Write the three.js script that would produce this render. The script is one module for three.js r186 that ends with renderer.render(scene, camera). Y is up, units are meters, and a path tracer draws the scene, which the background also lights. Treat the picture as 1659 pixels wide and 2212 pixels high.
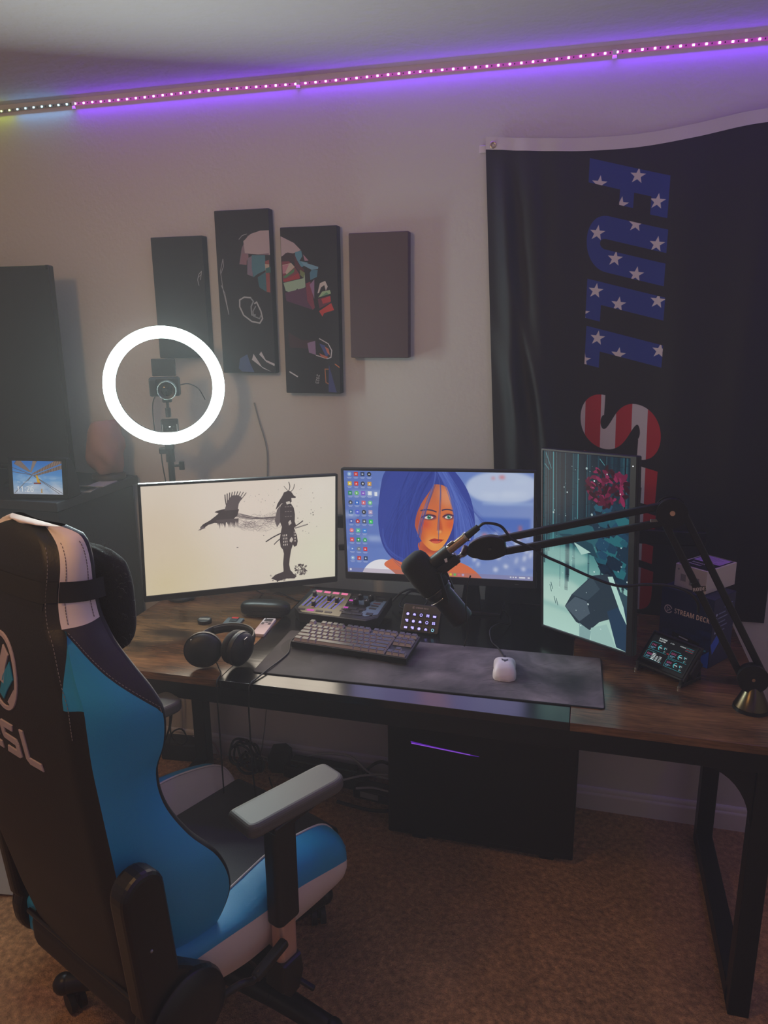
import * as THREE from 'three';
import { RoundedBoxGeometry } from 'three/addons/geometries/RoundedBoxGeometry.js';
import { mergeGeometries, mergeVertices, toCreasedNormals } from 'three/addons/utils/BufferGeometryUtils.js';
import { ImprovedNoise } from 'three/addons/math/ImprovedNoise.js';
import { RectAreaLightUniformsLib } from 'three/addons/lights/RectAreaLightUniformsLib.js';

RectAreaLightUniformsLib.init();
const scene = new THREE.Scene();
const renderer = new THREE.WebGLRenderer({ antialias: true });
renderer.toneMapping = THREE.LinearToneMapping;
renderer.toneMappingExposure = 1.0;
renderer.shadowMap.enabled = true;
scene.background = new THREE.Color(0x000000);
scene.fog = new THREE.FogExp2(0xffffff, 0.042);  // even haze, added to imitate the soft glow round the ring light

// ---------------------------------------------------------------- camera
const RAD = Math.PI / 180;
const camera = new THREE.PerspectiveCamera(68.25, 1659 / 2212, 0.05, 30);
camera.position.set(0, 1.695, 2.47);
camera.rotation.set(-14.193 * RAD, 15.107 * RAD, -0.564 * RAD, 'YXZ');

// ---------------------------------------------------------------- light levels (the fittings that carry them are built below)
const LAMP = { at: [-1.3, 2.27, 2.0], color: [1.0, 0.54, 0.20], power: 1.6 };      // warm ceiling lamp behind and left of the viewer
const RING = { color: [0.80, 1.0, 0.96], glow: 6, power: 145 };
const LED = { purple: [0.17, 0.015, 1.0], blue: [0.18, 0.5, 1.0], green: [0.62, 0.85, 0.08], power: 54 };

// ---------------------------------------------------------------- helpers
function rng(seed) { let s = seed >>> 0; return () => { s = (s + 0x6d2b79f5) | 0; let t = Math.imul(s ^ (s >>> 15), 1 | s); t = (t + Math.imul(t ^ (t >>> 7), 61 | t)) ^ t; return ((t ^ (t >>> 14)) >>> 0) / 4294967296; }; }
const taken = {};
function numbered(name) { const n = taken[name] = (taken[name] ?? -1) + 1; return n ? name + '_' + String(n).padStart(3, '0') : name; }
const V = (x, y, z) => new THREE.Vector3(x, y, z);
function place(g, p = [0, 0, 0], r = [0, 0, 0], s = [1, 1, 1]) {
  const m = new THREE.Matrix4().compose(V(...p), new THREE.Quaternion().setFromEuler(new THREE.Euler(...r)), V(...(Array.isArray(s) ? s : [s, s, s])));
  return g.applyMatrix4(m);
}
function plain(g) {
  g = g.index ? g.toNonIndexed() : g.clone();
  for (const k of Object.keys(g.attributes)) if (!['position', 'normal', 'uv'].includes(k)) g.deleteAttribute(k);
  if (!g.attributes.normal) g.computeVertexNormals();
  if (!g.attributes.uv) g.setAttribute('uv', new THREE.BufferAttribute(new Float32Array(g.attributes.position.count * 2), 2));
  g.morphAttributes = {};
  return g;
}
const merge = (list) => (list.length === 1 ? list[0] : mergeGeometries(list.map(plain)));
function finish(o) { o.castShadow = true; o.receiveShadow = true; return o; }
function thing(name, label, category, at = [0, 0, 0], turn = 0, group) {
  const o = new THREE.Group();
  o.name = numbered(name); o.position.set(...at); o.rotation.y = turn;
  o.userData = { label, category }; if (group) o.userData.group = group;
  scene.add(o); return o;
}
function part(parent, name, geos, m, label) {
  const o = finish(new THREE.Mesh(merge(Array.isArray(geos) ? geos : [geos]), m));
  o.name = name; if (label) o.userData.label = label;
  parent.add(o); return o;
}
function solo(name, label, category, geos, m, group) {
  const o = finish(new THREE.Mesh(merge(Array.isArray(geos) ? geos : [geos]), m));
  o.name = numbered(name); o.userData = { label, category }; if (group) o.userData.group = group;
  scene.add(o); return o;
}
function worldPart(parent, name, geos, m, label) {  // a part whose points are given in room coordinates
  parent.updateMatrixWorld(true);
  return part(parent, name, merge(Array.isArray(geos) ? geos : [geos]).applyMatrix4(parent.matrixWorld.clone().invert()), m, label);
}
function struct(name, geos, m) {
  const o = finish(new THREE.Mesh(merge(Array.isArray(geos) ? geos : [geos]), m));
  o.name = name; o.userData = { kind: 'structure' }; scene.add(o); return o;
}
const box = (w, h, d, p, r) => place(new THREE.BoxGeometry(w, h, d), p, r);
const rbox = (w, h, d, rad, p, r, seg = 2) => place(new RoundedBoxGeometry(w, h, d, seg, rad), p, r);
const cyl = (r1, r2, h, p, r, n = 24) => place(new THREE.CylinderGeometry(r1, r2, h, n), p, r);
const ball = (rad, p, s = [1, 1, 1], n = 20) => place(new THREE.SphereGeometry(rad, n, Math.ceil(n * 0.7)), p, [0, 0, 0], s);
const lathe = (pts, p, r, n = 32) => place(new THREE.LatheGeometry(pts.map(([x, y]) => new THREE.Vector2(x, y)), n), p, r);
function tube(pts, rad, seg = 40, n = 8, closed = false) {
  const c = new THREE.CatmullRomCurve3(pts.map((p) => V(...p)), closed, 'catmullrom', 0.5);
  return new THREE.TubeGeometry(c, seg, rad, n, closed);
}
function bar(a, b, w, h, rad = 0.002) {  // a box beam from a to b
  const A = V(...a), B = V(...b), L = A.distanceTo(B), g = new RoundedBoxGeometry(w, h, L, 1, Math.min(rad, w / 2.1, h / 2.1));
  const m = new THREE.Matrix4().lookAt(B, A, V(0, 1, 0)); m.setPosition(A.clone().add(B).multiplyScalar(0.5));
  return g.applyMatrix4(m);
}
function rod(a, b, r1, r2 = r1, n = 16) {
  const A = V(...a), B = V(...b), L = A.distanceTo(B), g = new THREE.CylinderGeometry(r2, r1, L, n);
  const q = new THREE.Quaternion().setFromUnitVectors(V(0, 1, 0), B.clone().sub(A).normalize());
  return g.applyMatrix4(new THREE.Matrix4().compose(A.clone().add(B).multiplyScalar(0.5), q, V(1, 1, 1)));
}
function shapeOf(pts) { const s = new THREE.Shape(); pts.forEach(([x, y], i) => (i ? s.lineTo(x, y) : s.moveTo(x, y))); return s; }
function roundShape(w, h, r) {
  const s = new THREE.Shape(), x = -w / 2, y = -h / 2;
  s.moveTo(x + r, y); s.lineTo(x + w - r, y); s.absarc(x + w - r, y + r, r, -Math.PI / 2, 0); s.lineTo(x + w, y + h - r); s.absarc(x + w - r, y + h - r, r, 0, Math.PI / 2);
  s.lineTo(x + r, y + h); s.absarc(x + r, y + h - r, r, Math.PI / 2, Math.PI); s.lineTo(x, y + r); s.absarc(x + r, y + r, r, Math.PI, 1.5 * Math.PI); return s;
}
const extrude = (s, d, bevel = 0, seg = 1, p, r, curve = 10) => place(new THREE.ExtrudeGeometry(s, { depth: d - 2 * bevel, bevelEnabled: bevel > 0, bevelSize: bevel, bevelThickness: bevel, bevelOffset: -bevel, bevelSegments: seg, curveSegments: curve }).translate(0, 0, bevel), p, r);
// a smooth sheet through a grid of points
function sheet(nu, nv, f, flip = false) {
  const pos = [], uv = [], idx = [];
  for (let j = 0; j <= nv; j++) for (let i = 0; i <= nu; i++) { const p = f(i / nu, j / nv); pos.push(p[0], p[1], p[2]); uv.push(p[3] ?? i / nu, p[4] ?? j / nv); }
  for (let j = 0; j < nv; j++) for (let i = 0; i < nu; i++) {
    const a = j * (nu + 1) + i, b = a + 1, c = a + nu + 1, d = c + 1;
    if (flip) idx.push(a, c, b, b, c, d); else idx.push(a, b, c, b, d, c);
  }
  const g = new THREE.BufferGeometry();
  g.setAttribute('position', new THREE.Float32BufferAttribute(pos, 3)); g.setAttribute('uv', new THREE.Float32BufferAttribute(uv, 2)); g.setIndex(idx); g.computeVertexNormals();
  return g;
}
const lerp = (a, b, t) => a + (b - a) * t, clamp = (x, a, b) => Math.min(b, Math.max(a, x)), sstep = (a, b, x) => { const t = clamp((x - a) / (b - a), 0, 1); return t * t * (3 - 2 * t); };
function table(xs, ys) { return (x) => { if (x <= xs[0]) return ys[0]; for (let i = 1; i < xs.length; i++) if (x <= xs[i]) { const t = (x - xs[i - 1]) / (xs[i] - xs[i - 1]); return lerp(ys[i - 1], ys[i], t); } return ys[ys.length - 1]; }; }
function smoothTable(xs, ys) {  // monotone-ish cubic through the points
  const n = xs.length, m = [];
  for (let i = 0; i < n; i++) { const a = Math.max(0, i - 1), b = Math.min(n - 1, i + 1); m.push((ys[b] - ys[a]) / (xs[b] - xs[a])); }
  return (x) => { x = clamp(x, xs[0], xs[n - 1]); let i = 1; while (i < n - 1 && x > xs[i]) i++; const h = xs[i] - xs[i - 1], t = (x - xs[i - 1]) / h, t2 = t * t, t3 = t2 * t;
    return (2 * t3 - 3 * t2 + 1) * ys[i - 1] + (t3 - 2 * t2 + t) * h * m[i - 1] + (-2 * t3 + 3 * t2) * ys[i] + (t3 - t2) * h * m[i]; };
}
const noise3 = new ImprovedNoise();
const fbm = (x, y, z = 0, o = 4) => { let s = 0, a = 0.5; for (let i = 0; i < o; i++) { s += a * noise3.noise(x, y, z); x *= 2.03; y *= 2.03; z += 7.1; a *= 0.5; } return s; };
function canvas(w, h, draw, srgb = true) {
  const c = document.createElement('canvas'); c.width = w; c.height = h; const x = c.getContext('2d'); draw(x, w, h);
  const t = new THREE.CanvasTexture(c); if (srgb) t.colorSpace = THREE.SRGBColorSpace; t.anisotropy = 8; return t;
}
function dataTex(w, h, f, srgb, rx = 1, ry = 1) {  // f(u, v) -> [r, g, b] in 0..1 (display values when srgb)
  const d = new Uint8Array(w * h * 4);
  for (let j = 0; j < h; j++) for (let i = 0; i < w; i++) { const c = f(i / w, j / h), o = (j * w + i) * 4; for (let k = 0; k < 3; k++) d[o + k] = clamp(Math.round(255 * (c[k] ?? c[0])), 0, 255); d[o + 3] = 255; }
  const t = new THREE.DataTexture(d, w, h); t.wrapS = t.wrapT = THREE.RepeatWrapping; t.magFilter = THREE.LinearFilter; t.minFilter = THREE.LinearMipmapLinearFilter; t.generateMipmaps = true;
  if (srgb) t.colorSpace = THREE.SRGBColorSpace; t.repeat.set(rx, ry); t.needsUpdate = true; return t;
}
const tileable = (f) => (u, v) => { const a = f(u, v), b = f(u - 1, v), c = f(u, v - 1), d = f(u - 1, v - 1); return lerp(lerp(a, b, u), lerp(c, d, u), v); };
const M = (color, roughness = 0.6, metalness = 0, extra = {}) => new THREE.MeshStandardMaterial({ color, roughness, metalness, ...extra });
const P = (color, roughness, extra = {}) => new THREE.MeshPhysicalMaterial({ color, roughness, ...extra });
const glow = (rgb, k = 1) => new THREE.MeshStandardMaterial({ color: 0x111111, roughness: 0.6, emissive: new THREE.Color().setRGB(...rgb), emissiveIntensity: k });
function screenMat(tex, k = 1, rough = 0.35) { return new THREE.MeshPhysicalMaterial({ color: 0x030303, roughness: rough, specularIntensity: 0.3, emissive: 0xffffff, emissiveMap: tex, emissiveIntensity: k }); }
function areaLight(rgb, k, w, h, parent, p, rot = [0, 0, 0]) {  // shines along its local -z
  const l = new THREE.RectAreaLight(new THREE.Color().setRGB(...rgb), k, w, h); l.position.set(...p); l.rotation.set(...rot); l.name = 'light'; parent.add(l); return l;
}

// ================================================================ the room
const X0 = -3.0, X1 = 1.0, ZB = 4.1, HC = 2.44;
const wallBump = dataTex(512, 512, (u, v) => { const n = tileable((a, b) => fbm(a * 34, b * 34, 3, 3))(u, v); return [0.5 + n * 0.9]; }, false);
const wallMat = (rx, ry) => { const t = wallBump.clone(); t.repeat.set(rx, ry); t.needsUpdate = true; return M(0xd6d4cf, 0.82, 0, { bumpMap: t, bumpScale: 0.0007 }); };
struct('wall_back', box(X1 - X0 + 0.24, HC + 0.2, 0.12, [(X0 + X1) / 2, HC / 2, -0.06]), wallMat(9, 5));
struct('wall_left', box(0.12, HC + 0.2, ZB, [X0 - 0.06, HC / 2, ZB / 2]), wallMat(9, 5));
struct('wall_right', box(0.12, HC + 0.2, ZB, [X1 + 0.06, HC / 2, ZB / 2]), wallMat(9, 5));
struct('wall_front', box(X1 - X0 + 0.24, HC + 0.2, 0.12, [(X0 + X1) / 2, HC / 2, ZB + 0.06]), wallMat(9, 5));
{
  const t = dataTex(512, 512, (u, v) => { const f = tileable((a, b) => fbm(a * 26, b * 26, 9, 4)); return [0.5 + f(u, v) * 1.1]; }, false, 5, 5);
  struct('ceiling', box(X1 - X0 + 0.24, 0.12, ZB + 0.24, [(X0 + X1) / 2, HC + 0.06, ZB / 2]), M(0xc4bcbe, 0.9, 0, { bumpMap: t, bumpScale: 0.002 }));
}
{
  const R = rng(5), speck = new Float32Array(1024 * 1024).map(() => R());
  const at = (u, v) => speck[(Math.floor(v * 1024) & 1023) * 1024 + (Math.floor(u * 1024) & 1023)];
  const col = dataTex(1024, 1024, (u, v) => {
    const n = tileable((a, b) => fbm(a * 7, b * 7, 1, 4))(u, v), s = at(u, v), f = tileable((a, b) => fbm(a * 90, b * 90, 4, 2))(u, v);
    const k = 0.9 + n * 0.34 + (s - 0.5) * 0.22 + f * 0.5 - (s > 0.985 ? 0.3 : 0);
    return [0.78 * k, 0.605 * k, 0.44 * k];
  }, true, 2.6, 2.6);
  const bmp = dataTex(1024, 1024, (u, v) => [0.45 + tileable((a, b) => fbm(a * 110, b * 110, 2, 2))(u, v) * 0.9 + (at(u, v) - 0.5) * 0.35], false, 2.6, 2.6);
  const g = new THREE.PlaneGeometry(X1 - X0, ZB, 1, 1).rotateX(-Math.PI / 2).translate((X0 + X1) / 2, 0, ZB / 2);
  struct('floor', [g, box(X1 - X0 + 0.24, 0.1, ZB + 0.24, [(X0 + X1) / 2, -0.055, ZB / 2])], M(0xffffff, 0.97, 0, { map: col, bumpMap: bmp, bumpScale: 0.006 }));
}
const trimMat = M(0xe2dedb, 0.45);
function baseProfile() { const s = new THREE.Shape(); s.moveTo(0, 0); s.lineTo(0.014, 0); s.lineTo(0.014, 0.058); s.quadraticCurveTo(0.0135, 0.064, 0.009, 0.067); s.lineTo(0.009, 0.074); s.quadraticCurveTo(0.008, 0.082, 0.003, 0.086); s.lineTo(0, 0.086); return s; }
{
  const L = X1 - X0;
  struct('baseboard_back', new THREE.ExtrudeGeometry(baseProfile(), { depth: L, bevelEnabled: false, curveSegments: 5 }).applyMatrix4(new THREE.Matrix4().makeBasis(V(0, 0, 1), V(0, 1, 0), V(-1, 0, 0))).translate(X1, 0, 0), trimMat);
  struct('baseboard_left', new THREE.ExtrudeGeometry(baseProfile(), { depth: ZB, bevelEnabled: false, curveSegments: 5 }).translate(X0, 0, 0), trimMat);
  struct('baseboard_right', new THREE.ExtrudeGeometry(baseProfile(), { depth: ZB, bevelEnabled: false, curveSegments: 5 }).applyMatrix4(new THREE.Matrix4().makeBasis(V(-1, 0, 0), V(0, 1, 0), V(0, 0, -1))).translate(X1, 0, ZB), trimMat);
}

// ---------------------------------------------------------------- warm ceiling lamp (outside the frame, its light falls on carpet, chair and ceiling)
{
  const t = thing('ceiling_lamp', 'round frosted glass ceiling lamp with warm light, above and behind the blue chair', 'lamp', [LAMP.at[0], 0, LAMP.at[2]]);
  part(t, 'canopy', lathe([[0, HC], [0.16, HC], [0.165, HC - 0.015], [0.15, HC - 0.03], [0, HC - 0.03]]), M(0x8a7a66, 0.4, 0.7));
  part(t, 'lamp_shade', lathe([[0.145, HC - 0.03], [0.14, HC - 0.06], [0.11, HC - 0.095], [0.06, HC - 0.115], [0, HC - 0.12]]), glow(LAMP.color, 1.6));
  const l = new THREE.PointLight(new THREE.Color().setRGB(...LAMP.color), LAMP.power); l.position.set(0, HC - 0.22, 0); l.castShadow = true; l.shadow.radius = 5; l.name = 'lamp_light'; t.add(l);
}

// ---------------------------------------------------------------- colour-changing LED strip along the ceiling line
{
  const y = 2.419, tapeM = new THREE.MeshStandardMaterial({ color: 0xb06a9a, roughness: 0.35, emissive: new THREE.Color().setRGB(0.55, 0.05, 0.55), emissiveIntensity: 0.5 }), chipG = new THREE.BoxGeometry(0.0055, 0.005, 0.0022);  // tape's pink tint and emission stand in for scattered chip light
  const chipM = { purple: glow([1.0, 0.62, 1.0], 5.5), blue: glow([0.5, 0.85, 1.0], 4), green: glow([0.85, 1.0, 0.35], 3) };
  const clipM = P(0xf2eef4, 0.3);
  const kind = (x) => (x < -1.985 ? 'green' : x < -1.752 ? 'blue' : 'purple');
  const t = thing('led_strip', 'thin colour-changing LED light strip stuck along the back wall just below the ceiling', 'light strip', [0, y, 0]);
  const sag = (x) => 0.0022 * Math.sin(x * 3.1) + 0.0016 * Math.sin(x * 9.7 + 1);
  for (const [a, b] of [[X0 + 0.01, -1.752], [-1.748, -0.6], [-0.596, X1 - 0.01]])
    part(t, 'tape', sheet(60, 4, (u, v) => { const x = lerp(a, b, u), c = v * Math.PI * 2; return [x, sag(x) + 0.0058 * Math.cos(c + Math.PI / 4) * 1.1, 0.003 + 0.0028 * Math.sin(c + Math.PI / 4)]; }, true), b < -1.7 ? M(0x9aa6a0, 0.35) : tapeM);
  for (let x = X0 + 0.03; x < X1 - 0.02; x += 0.0333) {
    const k = kind(x), o = finish(new THREE.Mesh(chipG, chipM[k])); o.name = 'led_chip'; o.position.set(x, sag(x), 0.0062); t.add(o);
    const dark = finish(new THREE.Mesh(DARKCHIP(), DARKM())); dark.name = 'resistor'; dark.position.set(x + 0.014, sag(x), 0.0056); t.add(dark);
  }
  for (const x of [-1.745, -0.93, 0.02]) part(t, 'mounting_clip', rbox(0.012, 0.024, 0.004, 0.0015, [x, -0.003, 0.006]), clipM);
  const tilt = [Math.PI + 0.78, 0, 0];
  const put = (a, b, rgb, k) => areaLight(rgb, k, b - a, 0.01, t, [(a + b) / 2, -0.002, 0.0115], tilt);
  put(-1.75, X1 - 0.02, LED.purple, LED.power); put(-1.98, -1.755, LED.blue, LED.power * 0.5); put(X0 + 0.02, -1.985, LED.green, LED.power * 0.35);
  // the strip runs on round the room; these lengths are outside the frame and only their light and reflections are seen
  const glowTape = glow([0.55, 0.2, 1.0], 1.6);
  const r = thing('led_strip', 'purple LED light strip running along the right wall below the ceiling', 'light strip', [X1 - 0.003, y, ZB / 2], -Math.PI / 2);
  part(r, 'tape', box(ZB - 0.1, 0.01, 0.003), glowTape);
  areaLight(LED.purple, LED.power * 0.4, ZB - 0.1, 0.01, r, [0, -0.002, 0.02], tilt);
  const f = thing('led_strip', 'LED light strip along the wall behind the viewer below the ceiling', 'light strip', [(X0 + X1) / 2, y, ZB - 0.003], Math.PI);
  part(f, 'tape', box(X1 - X0 - 0.1, 0.01, 0.003), glowTape);
  areaLight(LED.purple, LED.power * 0.2, X1 - X0 - 0.1, 0.01, f, [0, -0.002, 0.02], tilt);
}
function DARKCHIP() { return DARKCHIP.g ??= new THREE.BoxGeometry(0.003, 0.004, 0.001); }
function DARKM() { return DARKM.m ??= M(0x2a1830, 0.5); }

// ---------------------------------------------------------------- canvas panels: one pop-art head split over four canvases
{
  // drawn in wall metres; x to the right, y up
  function art(c) {
    const poly = (col, pts) => { c.fillStyle = col; c.beginPath(); pts.forEach(([x, y], i) => (i ? c.lineTo(x, y) : c.moveTo(x, y))); c.closePath(); c.fill(); };
    const line = (col, w, pts) => { c.strokeStyle = col; c.lineWidth = w; c.lineJoin = 'round'; c.lineCap = 'round'; c.beginPath(); pts.forEach(([x, y], i) => (i ? c.lineTo(x, y) : c.moveTo(x, y))); c.stroke(); };
    // coordinates below are in the frame of the crop used to study the print: about 2676 units to the photograph's 1000 pixels
    const blk = '#231f27', wht = '#b9a9b0';
    poly('#8d7787', [[580, 392], [600, 300], [640, 232], [720, 206], [765, 208], [765, 345], [640, 335]]);
    poly('#c3b4bb', [[612, 262], [660, 222], [720, 206], [820, 206], [820, 330], [700, 340], [618, 330]]);
    poly('#97707f', [[580, 392], [604, 330], [640, 338], [636, 400]]);
    poly(blk, [[628, 372], [648, 350], [640, 420], [632, 452], [620, 440]]);
    poly('#87798f', [[632, 360], [664, 345], [660, 466], [626, 452]]);
    poly('#4f8798', [[660, 342], [742, 345], [742, 430], [690, 452], [664, 470], [656, 420]]);
    poly('#37707f', [[690, 470], [742, 440], [742, 556], [696, 528]]);
    poly('#a04f4b', [[740, 380], [765, 372], [765, 560], [742, 556]]);
    poly('#c7b7a5', [[738, 395], [765, 398], [765, 445], [742, 446]]);
    poly('#3a6f6a', [[742, 420], [800, 405], [800, 445], [742, 447]]);
    poly(blk, [[600, 530], [680, 470], [700, 530], [742, 558], [765, 560], [765, 700], [560, 700]]);
    // right half of the face
    poly('#c3b4bb', [[765, 206], [826, 232], [900, 270], [940, 312], [890, 330], [850, 325], [824, 345], [765, 345]]);
    poly('#3b232c', [[822, 345], [860, 322], [900, 330], [905, 378], [870, 372], [825, 372]]);
    poly('#5d9eb8', [[905, 322], [942, 314], [948, 345], [930, 372], [980, 382], [940, 410], [905, 350]]);
    poly('#7db0c9', [[938, 374], [1040, 408], [1038, 420], [1000, 424], [955, 400]]);
    poly('#4f89a5', [[1000, 424], [1036, 424], [1030, 465], [990, 482], [988, 440]]);
    poly('#b58ba0', [[952, 335], [984, 372], [960, 372]]);
    poly('#5d2a33', [[900, 330], [924, 390], [955, 420], [955, 470], [900, 400]]);
    poly('#8b3a4c', [[824, 372], [868, 372], [900, 405], [930, 450], [926, 472], [826, 490]]);
    poly('#cfc3b4', [[826, 392], [880, 382], [900, 405], [850, 446], [826, 420]]);
    poly('#c7879b', [[826, 395], [866, 388], [840, 440], [826, 440]]);
    poly('#4f8f5a', [[850, 446], [900, 412], [894, 435], [840, 468], [826, 460]]);
    poly('#b22a38', [[826, 480], [920, 440], [930, 470], [835, 490]]);
    poly('#a9cbb0', [[828, 494], [950, 470], [958, 440], [960, 520], [918, 545], [912, 528], [880, 556], [840, 540]]);
    poly('#7c8d58', [[930, 420], [960, 440], [950, 470], [930, 450]]);
    poly('#5e3057', [[836, 552], [965, 522], [968, 600], [1000, 652], [842, 598]]);
    poly('#8c3550', [[962, 500], [990, 490], [1012, 640], [1000, 652], [968, 600]]);
    poly('#a07aa6', [[985, 508], [1014, 478], [1010, 590]]);
    poly('#d9d2cf', [[1030, 558], [1046, 500], [1078, 488], [1092, 520], [1080, 545], [1072, 512], [1052, 525], [1040, 556]]);
    poly('#a9c9a0', [[1034, 582], [1058, 548], [1104, 540], [1110, 560]]);
    poly('#66a07a', [[1046, 580], [1084, 552], [1096, 562]]);
    poly('#6f2a44', [[1030, 590], [1104, 572], [1104, 612], [1040, 645]]);
    poly('#c23a46', [[1052, 590], [1106, 574], [1108, 606], [1060, 618]]);
    poly('#cf3a35', [[1036, 660], [1110, 614], [1126, 655], [1066, 672], [1056, 692]]);
    // ear and outlines
    line('#b9bcc0', 9, [[640, 588], [600, 584], [570, 600], [568, 640], [590, 690], [640, 728], [690, 738], [708, 712], [700, 668], [676, 614], [664, 622]]);
    line('#9aa0a6', 8, [[640, 590], [656, 610], [640, 640], [642, 690], [664, 690]]); line('#8d9298', 7, [[668, 640], [650, 668], [652, 696], [690, 712], [700, 690]]);
    line('#a9a9ae', 4, [[458, 512], [478, 560], [496, 684], [468, 540], [458, 430], [478, 360], [480, 400], [462, 440]]);
    line('#a9a9ae', 4, [[586, 250], [606, 230], [634, 222]]);
    line('#a9a9ae', 4, [[356, 500], [350, 470], [360, 440], [378, 424], [368, 470]]); line('#a9a9ae', 3, [[352, 460], [376, 440]]);
    // collar, chain and jacket
    poly('#4b5f92', [[540, 1010], [552, 950], [600, 925], [618, 985], [640, 1034], [560, 1030]]);
    poly('#cfcbd0', [[628, 958], [640, 922], [690, 1000], [752, 1032], [700, 1012]]); poly('#cfcbd0', [[676, 926], [690, 908], [716, 958], [772, 982], [770, 996], [720, 972]]);
    poly('#41232d', [[845, 780], [930, 830], [1000, 830], [1000, 880], [850, 872]]);
    poly('#9a7fa9', [[960, 845], [1008, 832], [1010, 916], [968, 902]]);
    line('#cfcbd0', 6, [[1034, 820], [1086, 850], [1106, 890], [1100, 930], [1078, 938], [1012, 918]]);
    poly('#43529a', [[1032, 848], [1066, 860], [1086, 915], [1070, 925]]); poly('#c96f55', [[1064, 866], [1088, 880], [1094, 918], [1080, 905]]); poly('#c96f55', [[1030, 906], [1084, 928], [1072, 938], [1040, 925]]);
    line('#b7713f', 6, [[1082, 1000], [1062, 1000], [1066, 1080], [1082, 1088]]); poly('#3c3f78', [[1086, 970], [1096, 1010], [1130, 1140], [1080, 1136]]); line('#d0743f', 6, [[1124, 970], [1150, 990]]);
    line('#d7d7dc', 8, [[846, 1018], [892, 1046]]);
    c.fillStyle = '#d7d7dc'; c.font = '26px sans-serif'; c.save(); c.translate(1012, 1030); c.rotate(1.75); c.fillText('2023', 0, 0); c.restore();
  }
  const panels = [
    // x0, y top, y bottom on the wall, origin and scale of the crop frame
    { x0: -1.476, yt: 1.979, yb: 1.575, px: [70, 392], py: [238, 900], label: 'leftmost canvas panel, plain dark, partly behind the glowing ring light', base: '#2c2f33' },
    { x0: -1.232, yt: 2.054, yb: 1.525, px: [441, 772], py: [87, 1036], label: 'tall canvas panel with a white-outlined ear and half of the pop-art head', base: '#25232b' },
    { x0: -1.000, yt: 1.993, yb: 1.459, px: [822, 1150], py: [185, 1143], label: 'tall canvas panel with the colourful faceted face profile', base: '#221e26' },
    { x0: -0.766, yt: 1.967, yb: 1.578, px: [1214, 1555], py: [220, 944], label: 'rightmost canvas panel, plain dark brown, nearest the flag', base: '#574449' },
  ];
  for (const p of panels) {
    const w = 0.196, h = p.yt - p.yb, W = 400, H = Math.round(400 * h / w);
    const tex = canvas(W, H, (c) => { c.fillStyle = p.base; c.fillRect(0, 0, W, H); c.save(); c.scale(W / (p.px[1] - p.px[0]), H / (p.py[1] - p.py[0])); c.translate(-p.px[0], -p.py[0]); art(c); c.restore();
      const R = rng(p.px[0]); c.globalAlpha = 0.05; for (let i = 0; i < 5000; i++) { c.fillStyle = R() > 0.5 ? '#fff' : '#000'; c.fillRect(R() * W, R() * H, 1.5, 1.5); } });
    const t = thing('canvas_panel', p.label, 'canvas print', [p.x0 + w / 2, (p.yt + p.yb) / 2, 0.0175], 0, 'canvas panels of one split picture');
    part(t, 'wrapped_edge', rbox(w, h, 0.034, 0.003), M(p.base, 0.75));
    part(t, 'printed_face', place(new THREE.PlaneGeometry(w - 0.004, h - 0.004), [0, 0, 0.0174]), M(0xffffff, 0.7, 0, { map: tex }));
  }
}

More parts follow.
